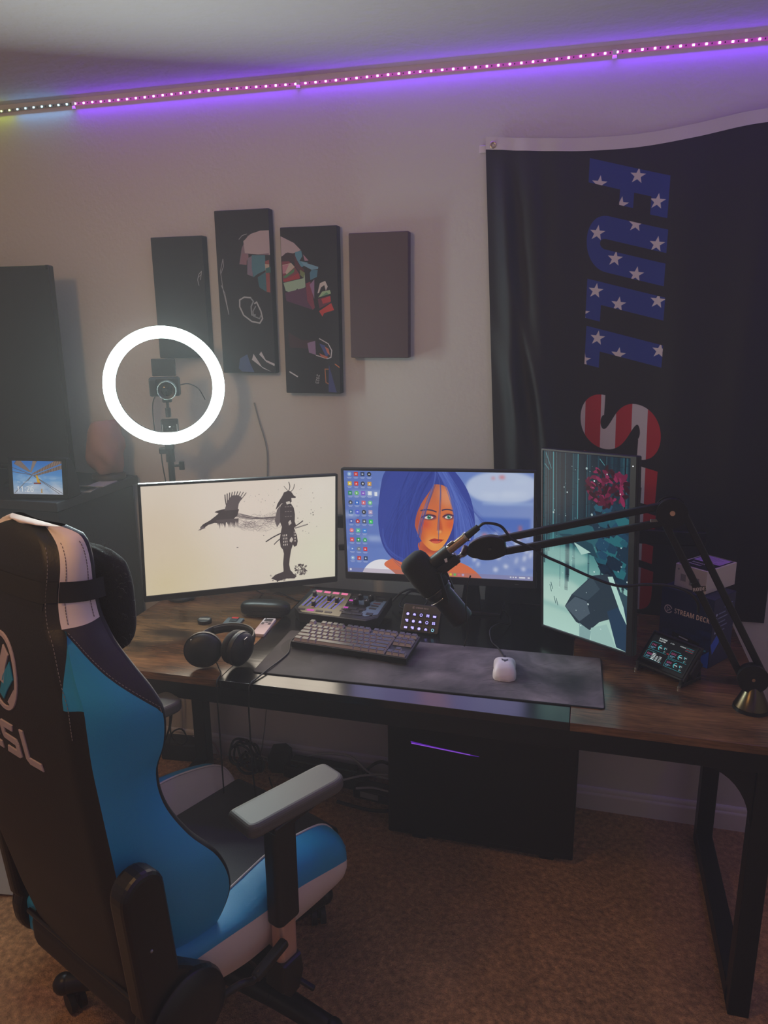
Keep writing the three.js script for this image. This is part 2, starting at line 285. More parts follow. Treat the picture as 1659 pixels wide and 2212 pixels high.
// ---------------------------------------------------------------- flag
{
  const FX = -0.338, FW = 0.914, FT = 2.215, FB = 0.757, FH = FT - FB, HEAD = 0.031;
  const W = 1000, H = Math.round(W * FH / FW), K = W / FW;
  const tex = canvas(W, H, (c) => {
    c.fillStyle = '#0e0c14'; c.fillRect(0, 0, W, H);
    // letters run down the cloth; local x goes down, local y (up) goes to the right
    const g = document.createElement('canvas'); g.width = W; g.height = H; const q = g.getContext('2d');
    const X = (x) => (x - FX) * K, Y = (y) => (FT - y) * K;
    const CAP = 0.226, SK = 0.262;
    const trans = (pos) => { q.setTransform(1, 0, 0, 1, 0, 0); q.translate(X(-0.033 + 0.034 * pos), Y(2.149 - pos)); q.transform(0, K, K, 0, 0, 0); q.transform(1, 0, SK, 1, 0, 0); };  // (along, up): along goes down, up goes right
    q.fillStyle = '#fff';
    const poly = (pts) => { q.beginPath(); pts.forEach(([x, y], i) => (i ? q.lineTo(x, y) : q.moveTo(x, y))); q.closePath(); q.fill(); };
    const st = 0.066;
    trans(0); poly([[0, 0], [st, 0], [st, 0.09], [0.108, 0.09], [0.108, 0.13], [st, 0.13], [st, 0.178], [0.115, 0.178], [0.115, CAP], [0, CAP]]);
    trans(0.146); q.beginPath(); q.moveTo(0, CAP); q.lineTo(0, 0.06); q.bezierCurveTo(0, -0.022, 0.158, -0.022, 0.158, 0.06); q.lineTo(0.158, CAP); q.lineTo(0.094, CAP); q.lineTo(0.094, 0.055); q.bezierCurveTo(0.094, 0.032, 0.065, 0.032, 0.065, 0.055); q.lineTo(0.065, CAP); q.closePath(); q.fill();
    for (const p of [0.336, 0.474]) { trans(p); poly([[0, 0], [0.115, 0], [0.115, 0.044], [st, 0.044], [st, CAP], [0, CAP]]); }
    trans(0.668); q.lineWidth = 0.062; q.strokeStyle = '#fff'; q.lineCap = 'butt'; q.lineJoin = 'round';
    q.beginPath(); q.moveTo(0.138, 0.168); q.bezierCurveTo(0.138, 0.215, 0.032, 0.215, 0.032, 0.163); q.bezierCurveTo(0.032, 0.110, 0.136, 0.118, 0.136, 0.062); q.bezierCurveTo(0.136, 0.008, 0.031, 0.008, 0.031, 0.062); q.stroke();
    trans(0.858); poly([[0, 0], [0.115, 0], [0.115, 0.044], [st, 0.044], [st, 0.092], [0.106, 0.092], [0.106, 0.134], [st, 0.134], [st, 0.182], [0.115, 0.182], [0.115, CAP], [0, CAP]]);
    trans(1.0); poly([[0, 0], [0.06, 0], [0.06, 0.12], [0.1, 0], [0.16, 0], [0.16, CAP], [0.1, CAP], [0.1, 0.11], [0.06, CAP], [0, CAP]]);
    trans(1.185); q.beginPath(); q.moveTo(0, 0); q.lineTo(0.08, 0); q.bezierCurveTo(0.15, 0, 0.15, 0.05, 0.15, 0.113); q.bezierCurveTo(0.15, 0.176, 0.15, CAP, 0.08, CAP); q.lineTo(0, CAP); q.closePath(); q.moveTo(0.062, 0.046); q.lineTo(0.062, 0.18); q.bezierCurveTo(0.088, 0.18, 0.088, 0.16, 0.088, 0.113); q.bezierCurveTo(0.088, 0.06, 0.088, 0.046, 0.062, 0.046); q.fill('evenodd');
    q.setTransform(1, 0, 0, 1, 0, 0); q.globalCompositeOperation = 'source-in';
    const split = Y(2.149 - 0.64);
    const pat = document.createElement('canvas'); pat.width = W; pat.height = H; const s = pat.getContext('2d');
    s.fillStyle = '#12318a'; s.fillRect(0, 0, W, split);
    const star = (x, y, r) => { s.beginPath(); for (let i = 0; i < 10; i++) { const a = -Math.PI / 2 + 0.12 + i * Math.PI / 5, d = i % 2 ? r * 0.4 : r; s.lineTo(x + d * Math.cos(a), y + d * Math.sin(a)); } s.closePath(); s.fill(); };
    s.fillStyle = '#d9cfd2';
    const stars = [[0.104, 2.094], [0.163, 2.022], [-0.002, 2.078], [0.062, 2.018], [0.108, 1.963], [0.0, 1.942], [0.17, 1.905], [0.055, 1.868], [0.118, 1.822], [0.005, 1.777], [0.073, 1.737], [-0.031, 1.713], [0.184, 1.745], [0.018, 1.638], [0.082, 1.588], [-0.02, 1.573], [0.2, 1.6], [0.135, 1.66]];
    for (const [x, y] of stars) star(X(x), Y(y), 0.0235 * K);
    const sw = 0.0465 * K; for (let i = -1; i < 10; i++) { s.fillStyle = i % 2 ? '#c8c0c6' : '#b31228'; const lean = 0.034 * 0.66 * K, bx = X(-0.0085) + i * sw; s.beginPath(); s.moveTo(bx, split); s.lineTo(bx + sw + 1, split); s.lineTo(bx + sw + 1 + lean, H); s.lineTo(bx + lean, H); s.fill(); }
    q.drawImage(pat, 0, 0); c.drawImage(g, 0, 0);
    const R = rng(77); c.globalAlpha = 0.04; for (let i = 0; i < 9000; i++) { c.fillStyle = R() > 0.5 ? '#fff' : '#000'; c.fillRect(R() * W, R() * H, 1, 3); }
  });
  const t = thing('wall_flag', 'large black flag hung sideways, red white and blue letters reading FULL SEND downwards', 'flag', [0, 0, 0]);
  // how far the cloth stands off the wall: a few hanging folds, most of them by the free left edge
  const topY = (x) => FT + smoothTable([-0.34, -0.2, -0.05, 0.1, 0.25, 0.4, 0.58], [0.0, -0.014, -0.022, -0.02, -0.004, 0.018, 0.02])(x);
  const leftX = (y) => lerp(0.0, 0.052, clamp((FT - y) / 1.0, 0, 1.2)) - 0.03 * sstep(1.1, 0.76, y);
  const off = (x, y) => {
    const u = (x - FX) / FW, d = FT - y;
    let z = 0.012 + 0.004 * Math.sin(u * 9 + d * 1.2);
    const fold = (at, slope, wd, h, from, to) => { const q = (u - at - slope * d) / wd; z += h * Math.exp(-q * q) * sstep(from - 0.15, from + 0.15, d) * (1 - sstep(to - 0.2, to + 0.2, d)); };
    fold(0.055, 0.035, 0.026, 0.022, 0.1, 1.5); fold(0.135, 0.06, 0.035, 0.016, 0.05, 1.1); fold(0.0, 0.22, 0.022, 0.013, 0.45, 1.2); fold(-0.10, 0.24, 0.025, 0.014, 0.6, 1.5); fold(0.22, 0.02, 0.05, 0.008, 0.0, 0.9);
    fold(0.62, 0.02, 0.06, 0.007, 0.1, 1.5); fold(0.86, -0.03, 0.05, 0.009, 0.0, 1.5);
    return z;
  };
  const at = (u, d) => { const y0 = FT - d, x0 = FX + u * FW, x = x0 + leftX(y0) * (1 - u), y = y0 + (topY(x0) - FT) * (1 - sstep(0, 1.2, d)); return [x, y, off(x0, y0)]; };
  const cloth = sheet(110, 130, (u, v) => { const d = FH * (1 - v), p = at(u, d); return [...p, (p[0] - FX) / FW, (p[1] - FB) / FH]; });
  const clothBump = dataTex(256, 256, (u, v) => [0.5 + 0.25 * Math.sin(u * 256 * 0.8) * Math.sin(v * 256 * 0.8)], false, 40, 60);
  part(t, 'cloth', cloth, P(0xffffff, 0.5, { map: tex, side: THREE.DoubleSide, sheen: 0.3, sheenRoughness: 0.4, sheenColor: new THREE.Color(0x50506a), bumpMap: clothBump, bumpScale: 0.0003 }));
  const head = sheet(90, 6, (u, v) => { const p = at(u, HEAD * (1 - v) * 1.0); return [p[0], p[1] + 0.006 + v * 0.004, p[2] + 0.0018]; });
  part(t, 'header_band', head, M(0xd9d3da, 0.7, 0, { side: THREE.DoubleSide }), 'white canvas header band');
  const gp = at(0.025, 0.016); part(t, 'grommet', place(new THREE.TorusGeometry(0.0075, 0.0028, 8, 24), [gp[0], gp[1] + 0.004, gp[2] + 0.003]), M(0xc9b9a0, 0.25, 1));
  part(t, 'adhesive_tab', rbox(0.03, 0.02, 0.003, 0.0014, [FX - 0.004, FT - 0.022, 0.004]), M(0xe8e2e6, 0.5), 'white adhesive tab');
}

// ---------------------------------------------------------------- dresser in the left corner with what stands on it
const DT = 1.142;
{
  const x1 = -1.62, x0 = -2.72, d = 0.477, m = M(0x24262a, 0.55), w = x1 - x0, cx = (x0 + x1) / 2;
  const t = thing('dresser', 'tall dark grey chest of drawers in the left corner behind the chair', 'dresser', [cx, 0, 0]);
  part(t, 'carcass', rbox(w - 0.05, DT - 0.08, d - 0.05, 0.004, [0, 0.04 + (DT - 0.08) / 2, (d - 0.05) / 2 + 0.016]), m);
  part(t, 'top_board', rbox(w, 0.032, d - 0.016, 0.004, [0, DT - 0.016, d / 2 + 0.008]), M(0x2c2f33, 0.4));
  part(t, 'plinth', rbox(w - 0.07, 0.05, d - 0.08, 0.003, [0, 0.025, d / 2 - 0.01]), m);
  for (let r = 0; r < 5; r++) for (const s of [-1, 1]) {
    const dr = part(t, 'drawer', rbox(w / 2 - 0.04, 0.185, 0.018, 0.003, [s * (w / 4 - 0.012), 0.155 + r * 0.2, d - 0.024]), M(0x2a2c30, 0.5));
    part(dr, 'drawer_knob', place(lathe([[0, 0], [0.006, 0], [0.006, 0.012], [0.013, 0.018], [0.012, 0.026], [0, 0.028]], undefined, undefined, 16), [s * (w / 4 - 0.012), 0.155 + r * 0.2, d - 0.016], [Math.PI / 2, 0, 0]), M(0x555a5e, 0.3, 0.9));
  }
}
{
  const w = 1.24, h = 0.70, x1 = -1.765, t = thing('television', 'large black flat television standing on the dresser at the left frame edge', 'television', [x1 - w / 2, DT, 0.2], 0.02);
  const bz = M(0x0d0e10, 0.3);
  part(t, 'panel', rbox(w, h, 0.028, 0.006, [0, 0.045 + h / 2, 0]), bz);
  part(t, 'screen', rbox(w - 0.02, h - 0.03, 0.003, 0.001, [0, 0.045 + h / 2 + 0.004, 0.0145]), P(0x070809, 0.16));
  part(t, 'bezel', [box(w - 0.004, 0.012, 0.006, [0, 0.045 + h - 0.008, 0.0145]), box(w - 0.004, 0.014, 0.006, [0, 0.045 + 0.008, 0.0145]), box(0.009, h, 0.006, [w / 2 - 0.005, 0.045 + h / 2, 0.0145]), box(0.009, h, 0.006, [-w / 2 + 0.005, 0.045 + h / 2, 0.0145])], P(0x0c0d10, 0.12));
  for (const s of [-1, 1]) part(t, 'stand_foot', [bar([s * 0.4, 0.05, 0], [s * 0.43, 0.006, 0.12], 0.02, 0.012), bar([s * 0.4, 0.05, 0], [s * 0.43, 0.006, -0.12], 0.02, 0.012)], bz);
  part(t, 'rear_housing', rbox(w * 0.6, h * 0.5, 0.04, 0.01, [0, 0.045 + h * 0.35, -0.03]), bz);
}
{
  const tex = canvas(640, 400, (c, w, h) => {
    const g = c.createLinearGradient(0, 0, 0, h); g.addColorStop(0, '#2f74c8'); g.addColorStop(0.55, '#6aa4dc'); g.addColorStop(1, '#b9c4d6'); c.fillStyle = g; c.fillRect(0, 0, w, h);
    const R = rng(3); for (let i = 0; i < 60; i++) { c.fillStyle = 'rgba(235,238,245,' + (0.05 + R() * 0.12) + ')'; c.beginPath(); c.ellipse(R() * w, h * (0.45 + R() * 0.55), 30 + R() * 90, 12 + R() * 40, 0, 0, 7); c.fill(); }
    const track = (x1, y1, x2, y2, w1, w2, col) => { const dx = x2 - x1, dy = y2 - y1, L = Math.hypot(dx, dy), nx = -dy / L, ny = dx / L; c.fillStyle = col; c.beginPath(); c.moveTo(x1 + nx * w1, y1 + ny * w1); c.lineTo(x2 + nx * w2, y2 + ny * w2); c.lineTo(x2 - nx * w2, y2 - ny * w2); c.lineTo(x1 - nx * w1, y1 - ny * w1); c.fill();
      c.strokeStyle = 'rgba(220,210,200,.8)'; c.lineWidth = 3; for (let k = 0.05; k < 1; k += 0.055) { const a = lerp(w1, w2, k); c.beginPath(); c.moveTo(x1 + dx * k + nx * a, y1 + dy * k + ny * a); c.lineTo(x1 + dx * (k + 0.04) - nx * a, y1 + dy * (k + 0.04) - ny * a); c.stroke(); } };
    const cx = w * 0.40, cy = h * 0.42;
    track(w * 0.08, 0, cx - 30, cy - 40, 46, 10, '#6d5146'); track(w * 0.47, -10, cx - 20, cy - 30, 26, 8, '#6a4f44'); track(w * 1.0, -10, cx, cy - 10, 34, 8, '#7a5c4c'); track(w * 1.02, h * 0.16, cx + 20, cy + 10, 24, 8, '#70574b');
    c.strokeStyle = '#6c5a50'; c.lineWidth = 6; for (const [a, b] of [[0, h * 0.2], [0, h * 0.33], [w * 0.02, h * 0.98], [w * 0.93, h * 0.98], [w * 0.99, h * 0.96], [w * 0.3, h * 0.6]]) { c.beginPath(); c.moveTo(cx, cy); c.lineTo(a, b); c.stroke(); }
    c.fillStyle = '#e6b420'; c.beginPath(); c.moveTo(w * 0.47, h * 0.42); c.lineTo(w * 0.50, h * 0.43); c.lineTo(w * 0.56, h * 0.68); c.lineTo(w * 0.49, h * 0.64); c.fill(); c.fillStyle = '#8c2f26'; c.fillRect(w * 0.42, h * 0.65, w * 0.15, 16); c.fillStyle = '#caa66a'; c.fillRect(w * 0.56, h * 0.84, 18, 50);
    c.fillStyle = '#fff'; c.font = '92px sans-serif'; c.fillText('11:26', w * 0.06, h * 0.93); c.font = '26px sans-serif'; c.globalAlpha = 0.8; c.fillText('Thu', w * 0.08, h * 0.66); c.fillText('November', w * 0.2, h * 0.66);
  });
  const t = thing('smart_display', 'small smart display on the dresser showing the time 11:26 over a roller coaster', 'smart display', [-1.718, DT, 0.405], 0.13);
  part(t, 'housing', place(extrude(shapeOf([[0.035, 0.0], [0.02, 0.13], [0.008, 0.134], [-0.01, 0.12], [-0.035, 0.06], [-0.045, 0.0]]), 0.205, 0.004, 2), [0.1025, 0.001, 0], [0, -Math.PI / 2, 0]), M(0x1a1b1d, 0.6));
  const tl = Math.atan2(0.015, 0.13);
  part(t, 'front_glass', rbox(0.204, 0.132, 0.004, 0.0018, [0, 0.067, 0.0300], [-tl, 0, 0]), P(0x08090a, 0.08));
  part(t, 'screen', place(new THREE.PlaneGeometry(0.172, 0.108), [0, 0.070, 0.0323], [-tl, 0, 0]), screenMat(tex, 0.62, 0.1));
  areaLight([0.45, 0.62, 0.9], 0.25, 0.17, 0.105, t, [0, 0.07, 0.036], [-tl, Math.PI, 0]);
}
{
  const t = thing('salt_lamp', 'unlit pink rock salt lamp on a wooden base standing on the dresser', 'lamp', [-1.682, DT, 0.105]);
  part(t, 'wooden_base', lathe([[0, 0], [0.056, 0], [0.06, 0.006], [0.058, 0.02], [0.05, 0.024], [0, 0.024]]), M(0x3d2a20, 0.5));
  const g = new THREE.IcosahedronGeometry(1, 5), p = g.attributes.position, v = V(0, 0, 0);
  for (let i = 0; i < p.count; i++) { v.fromBufferAttribute(p, i).normalize(); const n = noise3.noise(v.x * 1.7 + 3, v.y * 1.7, v.z * 1.7) * 0.22 + noise3.noise(v.x * 5, v.y * 5 + 2, v.z * 5) * 0.05, sq = 1 / Math.pow(Math.pow(Math.abs(v.x), 3) + Math.pow(Math.abs(v.y), 3) + Math.pow(Math.abs(v.z), 3), 1 / 3); const k = lerp(1, sq, 0.6) * (1 + n); p.setXYZ(i, v.x * k * 0.063, v.y * k * 0.098 + 0.118, v.z * k * 0.063); }
  const gg = mergeVertices(g.deleteAttribute('normal') && g.deleteAttribute('uv') && g, 1e-5); gg.computeVertexNormals();
  part(t, 'salt_rock', gg, P(0xb78a76, 0.65, { transmission: 0.12, thickness: 0.05, attenuationColor: new THREE.Color(0xd8794f), attenuationDistance: 0.05 }));
}
{
  const m = M(0xb9b9b4, 0.7);
  const t = thing('greeting_card', 'pale folded card lying on the dresser beside the smart display', 'card', [-1.665, DT, 0.30], 0.25);
  part(t, 'sheet', [box(0.10, 0.0012, 0.07, [0, 0.0012, 0]), box(0.10, 0.0012, 0.07, [0.001, 0.012, -0.004], [-0.3, 0, 0])], m);
  solo('envelope', 'thin pale envelope on the dresser in front of the salt lamp', 'envelope', place(box(0.06, 0.003, 0.10), [-1.652, DT + 0.0017, 0.19], [0, 0.1, 0]), m);
}

// ---------------------------------------------------------------- ring light with a camera in it
{
  const t = thing('ring_light', 'large glowing white ring light on a black stand behind the left monitor', 'ring light', [-1.333, 0.759, 0.255], 0.48);
  const blk = M(0x1b1d1f, 0.45), cy = 0.737, R = 0.1715, tr = 0.0195;
  // the ring faces the viewer: local +z
  part(t, 'diffuser', place(new THREE.TorusGeometry(R, tr, 16, 72), [0, cy, 0.004], [0, 0, 0], [1, 1, 0.5]), glow(RING.color, RING.glow));
  part(t, 'ring_housing', place(lathe([[R - tr - 0.001, 0], [R + tr + 0.001, 0], [R + tr, -0.016], [R + tr - 0.008, -0.022], [R - tr + 0.008, -0.022], [R - tr, -0.016], [R - tr - 0.001, 0]], undefined, undefined, 72), [0, cy, 0.001], [Math.PI / 2, 0, 0]), blk);
  const n = 12; for (let i = 0; i < n; i++) { const a = (i + 0.5) / n * Math.PI * 2; areaLight(RING.color, RING.power, 2 * R * Math.tan(Math.PI / n) * 0.95, tr * 1.8, t, [R * Math.cos(a), cy + R * Math.sin(a), 0.02], [0, Math.PI, 0]).rotation.set(0, Math.PI, -(a - Math.PI / 2)); }
  part(t, 'control_box', rbox(0.056, 0.045, 0.024, 0.005, [0.006, cy - R + tr + 0.022, -0.006]), blk);
  part(t, 'control_rim', [box(0.046, 0.0016, 0.003, [0.006, cy - R + tr + 0.003, 0.007]), box(0.0016, 0.026, 0.003, [-0.017, cy - R + tr + 0.015, 0.007]), box(0.0016, 0.026, 0.003, [0.029, cy - R + tr + 0.015, 0.007])], P(0xd8dedc, 0.2));
  for (const [x, y] of [[-0.006, 0.02], [0.018, 0.02], [-0.002, 0.01], [0.014, 0.01]]) part(t, 'button', cyl(0.0025, 0.0025, 0.002, [x, cy - R + tr + y, 0.0065], [Math.PI / 2, 0, 0], 12), M(0x3a3f40, 0.5));
  part(t, 'power_indicator', rbox(0.005, 0.003, 0.002, 0.0008, [0.006, cy - R + tr + 0.02, 0.007]), glow([0.9, 1, 1], 2));
  part(t, 'neck_clamp', [cyl(0.013, 0.015, 0.05, [0, cy - R - tr - 0.035, -0.012]), rbox(0.03, 0.02, 0.022, 0.004, [-0.02, cy - R - tr - 0.022, -0.012]), rbox(0.03, 0.03, 0.03, 0.005, [0, cy - R - tr - 0.005, -0.014])], blk);
  part(t, 'stand_pole', [cyl(0.0105, 0.0105, 0.30, [0, 0.39, -0.012]), cyl(0.013, 0.013, 0.26, [0, 0.13, -0.012])], blk);
  part(t, 'clamp_knob', [cyl(0.009, 0.009, 0.028, [0.034, cy - R - tr - 0.075, -0.012]), cyl(0.004, 0.004, 0.03, [0.02, cy - R - tr - 0.075, -0.012], [0, 0, Math.PI / 2])], blk);
  part(t, 'stand_base', lathe([[0, 0], [0.045, 0], [0.048, 0.004], [0.046, 0.012], [0.03, 0.018], [0.014, 0.03], [0, 0.03]], [0, 0, -0.012]), blk);
  part(t, 'power_cord', tube([[-0.03, cy - R - tr - 0.02, -0.02], [-0.028, 0.47, -0.02], [-0.018, 0.36, -0.015], [-0.02, 0.2, -0.02], [-0.06, 0.03, -0.02], [-0.09, 0.004, -0.04]], 0.002), blk);

  const c = thing('mirrorless_camera', 'black camera with flipped-up screen mounted inside the glowing ring light', 'camera', [-1.333, 0.759, 0.255], 0.48);
  const cb = M(0x202325, 0.5), y0 = cy - 0.002;
  part(c, 'camera_body', [rbox(0.098, 0.062, 0.034, 0.008, [0, y0, -0.01]), rbox(0.024, 0.056, 0.014, 0.006, [-0.036, y0 - 0.002, 0.012])], cb);
  part(c, 'flip_screen', rbox(0.076, 0.056, 0.006, 0.003, [0.0, y0 + 0.061, -0.02]), cb);
  part(c, 'lens_barrel', place(lathe([[0.0, 0], [0.03, 0], [0.031, 0.03], [0.029, 0.048], [0.026, 0.05], [0.024, 0.044], [0, 0.043]]), [0.008, y0 - 0.008, 0.004], [Math.PI / 2, 0, 0]), M(0x2a2d2f, 0.35));
  part(c, 'lens_ring', place(new THREE.TorusGeometry(0.0275, 0.0016, 8, 40), [0.008, y0 - 0.008, 0.055]), M(0x8c9694, 0.2, 0.8));
  part(c, 'front_lens', place(new THREE.SphereGeometry(0.04, 24, 8, 0, Math.PI * 2, 0, 0.6), [0.008, y0 - 0.008, 0.012], [Math.PI / 2, 0, 0]), P(0x0a1012, 0.05));
  part(c, 'mounting_post', [cyl(0.005, 0.005, 0.05, [0.004, y0 - 0.055, -0.008]), rbox(0.03, 0.02, 0.03, 0.004, [0.004, y0 - 0.041, -0.008]), cyl(0.009, 0.009, 0.03, [0.004, y0 - 0.085, -0.008])], cb);
  part(c, 'camera_cable', tube([[-0.03, y0 - 0.026, -0.015], [-0.042, y0 - 0.05, -0.02], [-0.046, y0 - 0.09, -0.02], [-0.044, y0 - 0.16, -0.025]], 0.0018), cb);
  part(c, 'side_cable', tube([[0.048, y0 + 0.004, -0.012], [0.075, y0 + 0.006, -0.02], [0.105, y0 - 0.012, -0.04], [0.125, y0 - 0.05, -0.05]], 0.0018), cb);
}
solo('hanging_cable', 'thin grey cable hanging down the back wall right of the ring light', 'cable', tube([[-1.135, 1.42, 0.006], [-1.12, 1.36, 0.008], [-1.095, 1.26, 0.008], [-1.098, 1.15, 0.008], [-1.106, 1.02, 0.008], [-1.11, 0.7, 0.01], [-1.14, 0.3, 0.012], [-1.16, 0.1, 0.03], [-1.18, 0.006, 0.05]], 0.0022), M(0x8a8c88, 0.6));

// ---------------------------------------------------------------- desk: black middle board between two wood-look boards, black steel frame
const DY = 0.759, DXL = -1.40, DXR = 0.478, DF = 0.785, DB = 0.022;
{
  const t = thing('desk', 'long desk with a black middle board between two brown wood-look boards', 'desk', [0, 0, 0]);
  const wood = (seed) => canvas(1024, 1024, (c, w, h) => {
    const im = c.createImageData(w, h), d = im.data, R = rng(seed);
    const kn = []; for (let i = 0; i < 9; i++) kn.push([R(), R(), 0.015 + R() * 0.03]);
    for (let j = 0; j < h; j++) for (let i = 0; i < w; i++) {
      let u = i / w, v = j / h, kd = 0;
      for (const [a, b, r] of kn) { const q = Math.exp(-(((u - a) / (r * 2.4)) ** 2 + ((v - b) / r) ** 2)); kd += q; v += 0.012 * q * (v > b ? 1 : -1); }
      const big = fbm(u * 2.2 + seed, v * 7, seed, 4), grain = fbm(u * 9, v * 120 + big * 8, seed + 2, 3), fine = fbm(u * 30, v * 420, seed + 5, 2), patch = fbm(u * 3.1, v * 4.2, seed + 8, 5);
      let k = 0.56 + big * 0.55 + grain * 0.36 + fine * 0.16, dk = clamp(0.28 - patch * 1.5, 0, 1) * 0.35;
      k = clamp(k - kd * 0.55 - dk, 0.1, 1.15);
      const o = (j * w + i) * 4; d[o] = clamp(28 + 165 * k, 0, 255); d[o + 1] = clamp(20 + 118 * k, 0, 255); d[o + 2] = clamp(13 + 76 * k, 0, 255); d[o + 3] = 255;
    }
    c.putImageData(im, 0, 0);
  });
  const T = 0.022;
  const boardUV = (g) => { const p = g.attributes.position, n = g.attributes.normal, uv = g.attributes.uv; for (let i = 0; i < p.count; i++) { const ny = Math.abs(n.getY(i)); uv.setXY(i, p.getX(i) / 0.8, ny > 0.5 ? p.getZ(i) / 0.8 : p.getZ(i) / 0.8 + p.getY(i) / 0.8); } return g; };
  const board = (name, x0, x1, m, label) => part(t, name, boardUV(plain(rbox(x1 - x0 - 0.0012, T, DF - DB, 0.0014, [(x0 + x1) / 2, DY - T / 2, (DF + DB) / 2], undefined, 1))), m, label);
  const gloss = (seed) => { const map = wood(seed); map.wrapS = map.wrapT = THREE.RepeatWrapping; return P(0xffffff, 0.22, { map, ior: 1.6 }); };
  board('desktop_board', DXL, -0.925, gloss(4), 'brown wood-look board under the headphones');
  board('desktop_board', 0.0, DXR, gloss(31), 'brown wood-look board under the boom arm');
  const fine = dataTex(256, 256, (u, v) => [0.5 + fbm(u * 6, v * 90, 1, 3) * 0.6], false); 
  board('desktop_board', -0.925, 0.0, P(0x101112, 0.2, { bumpMap: fine, bumpScale: 0.0002, ior: 1.6 }), 'black middle board');
  const fr = M(0x0e0e10, 0.42, 0.3), L = DXR - DXL;
  part(t, 'front_rail', rbox(L - 0.02, 0.05, 0.025, 0.002, [(DXL + DXR) / 2, DY - T - 0.025, DF - 0.016]), fr);
  part(t, 'rear_rail', rbox(L - 0.02, 0.05, 0.025, 0.002, [(DXL + DXR) / 2, DY - T - 0.025, DB + 0.09]), fr);
  for (const [x, s] of [[0.446, 1], [-1.375, -1]]) {
    const zf = DF - 0.034, zb = DB + 0.088, yt = DY - T - 0.05;
    for (const z of [zf, zb]) part(t, 'leg', rbox(0.05, yt + 0.05, 0.05, 0.003, [x, (yt + 0.05) / 2, z]), fr);
    part(t, 'floor_bar', rbox(0.05, 0.05, zf - zb, 0.003, [x, 0.027, (zf + zb) / 2]), fr);
    part(t, 'side_rail', rbox(0.045, 0.05, zf - zb, 0.003, [x, yt + 0.024, (zf + zb) / 2]), fr);
    for (const z of [zf + 0.018, zb]) { const g = new THREE.Shape(); g.moveTo(0, 0); g.lineTo(0.13, 0); g.quadraticCurveTo(0.02, -0.015, 0, -0.15); g.lineTo(0, 0);
      part(t, 'corner_bracket', extrude(g, 0.012, 0.001, 1, [x - s * 0.025, yt, z], [0, s > 0 ? Math.PI : 0, 0]), fr); }
    for (const z of [zf, zb]) part(t, 'foot_pad', cyl(0.02, 0.022, 0.006, [x, 0.003, z]), M(0x070707, 0.7));
  }
}

// ---------------------------------------------------------------- monitors on one stand
function monitorFrame(name, label, at, yawDeg, tiltDeg, rollDeg) {
  const t = thing(name, label, 'monitor', at);
  t.rotation.set(-tiltDeg * RAD, yawDeg * RAD, rollDeg * RAD, 'YXZ'); return t;
}
const bezelM = M(0x15161a, 0.42), backM = M(0x101114, 0.5);
function monitorBody(t, w, h, b, chin, tex, k, mean, lightK, chinSide = 'bottom') {
  const cb = chinSide === 'bottom' ? chin : b, cr = chinSide === 'right' ? chin : b;
  const W = w + b + cr, H = h + b + cb, ox = (cr - b) / 2, oy = (b - cb) / 2;
  part(t, 'housing', [rbox(W, H, 0.016, 0.004, [ox, oy, -0.011]), rbox(W * 0.62, H * 0.6, 0.03, 0.012, [ox, oy - 0.01, -0.03])], backM);
  const hole = new THREE.Path([[-w / 2, -h / 2], [-w / 2, h / 2], [w / 2, h / 2], [w / 2, -h / 2]].map(([x, y]) => new THREE.Vector2(x, y)));
  const s = roundShape(W, H, 0.004); s.getPoints(); const outer = shapeOf(s.getPoints(6).map((p) => [p.x + ox, p.y + oy])); outer.holes.push(hole);
  part(t, 'bezel', extrude(outer, 0.007, 0.0015, 1, [0, 0, -0.0035]), bezelM);
  part(t, 'screen', place(new THREE.PlaneGeometry(w, h), [0, 0, -0.0005]), screenMat(tex, k, 0.22));
  areaLight(mean, lightK, w * 0.96, h * 0.96, t, [0, 0, 0.006], [0, Math.PI, 0]);
  return { W, H, ox, oy };
}
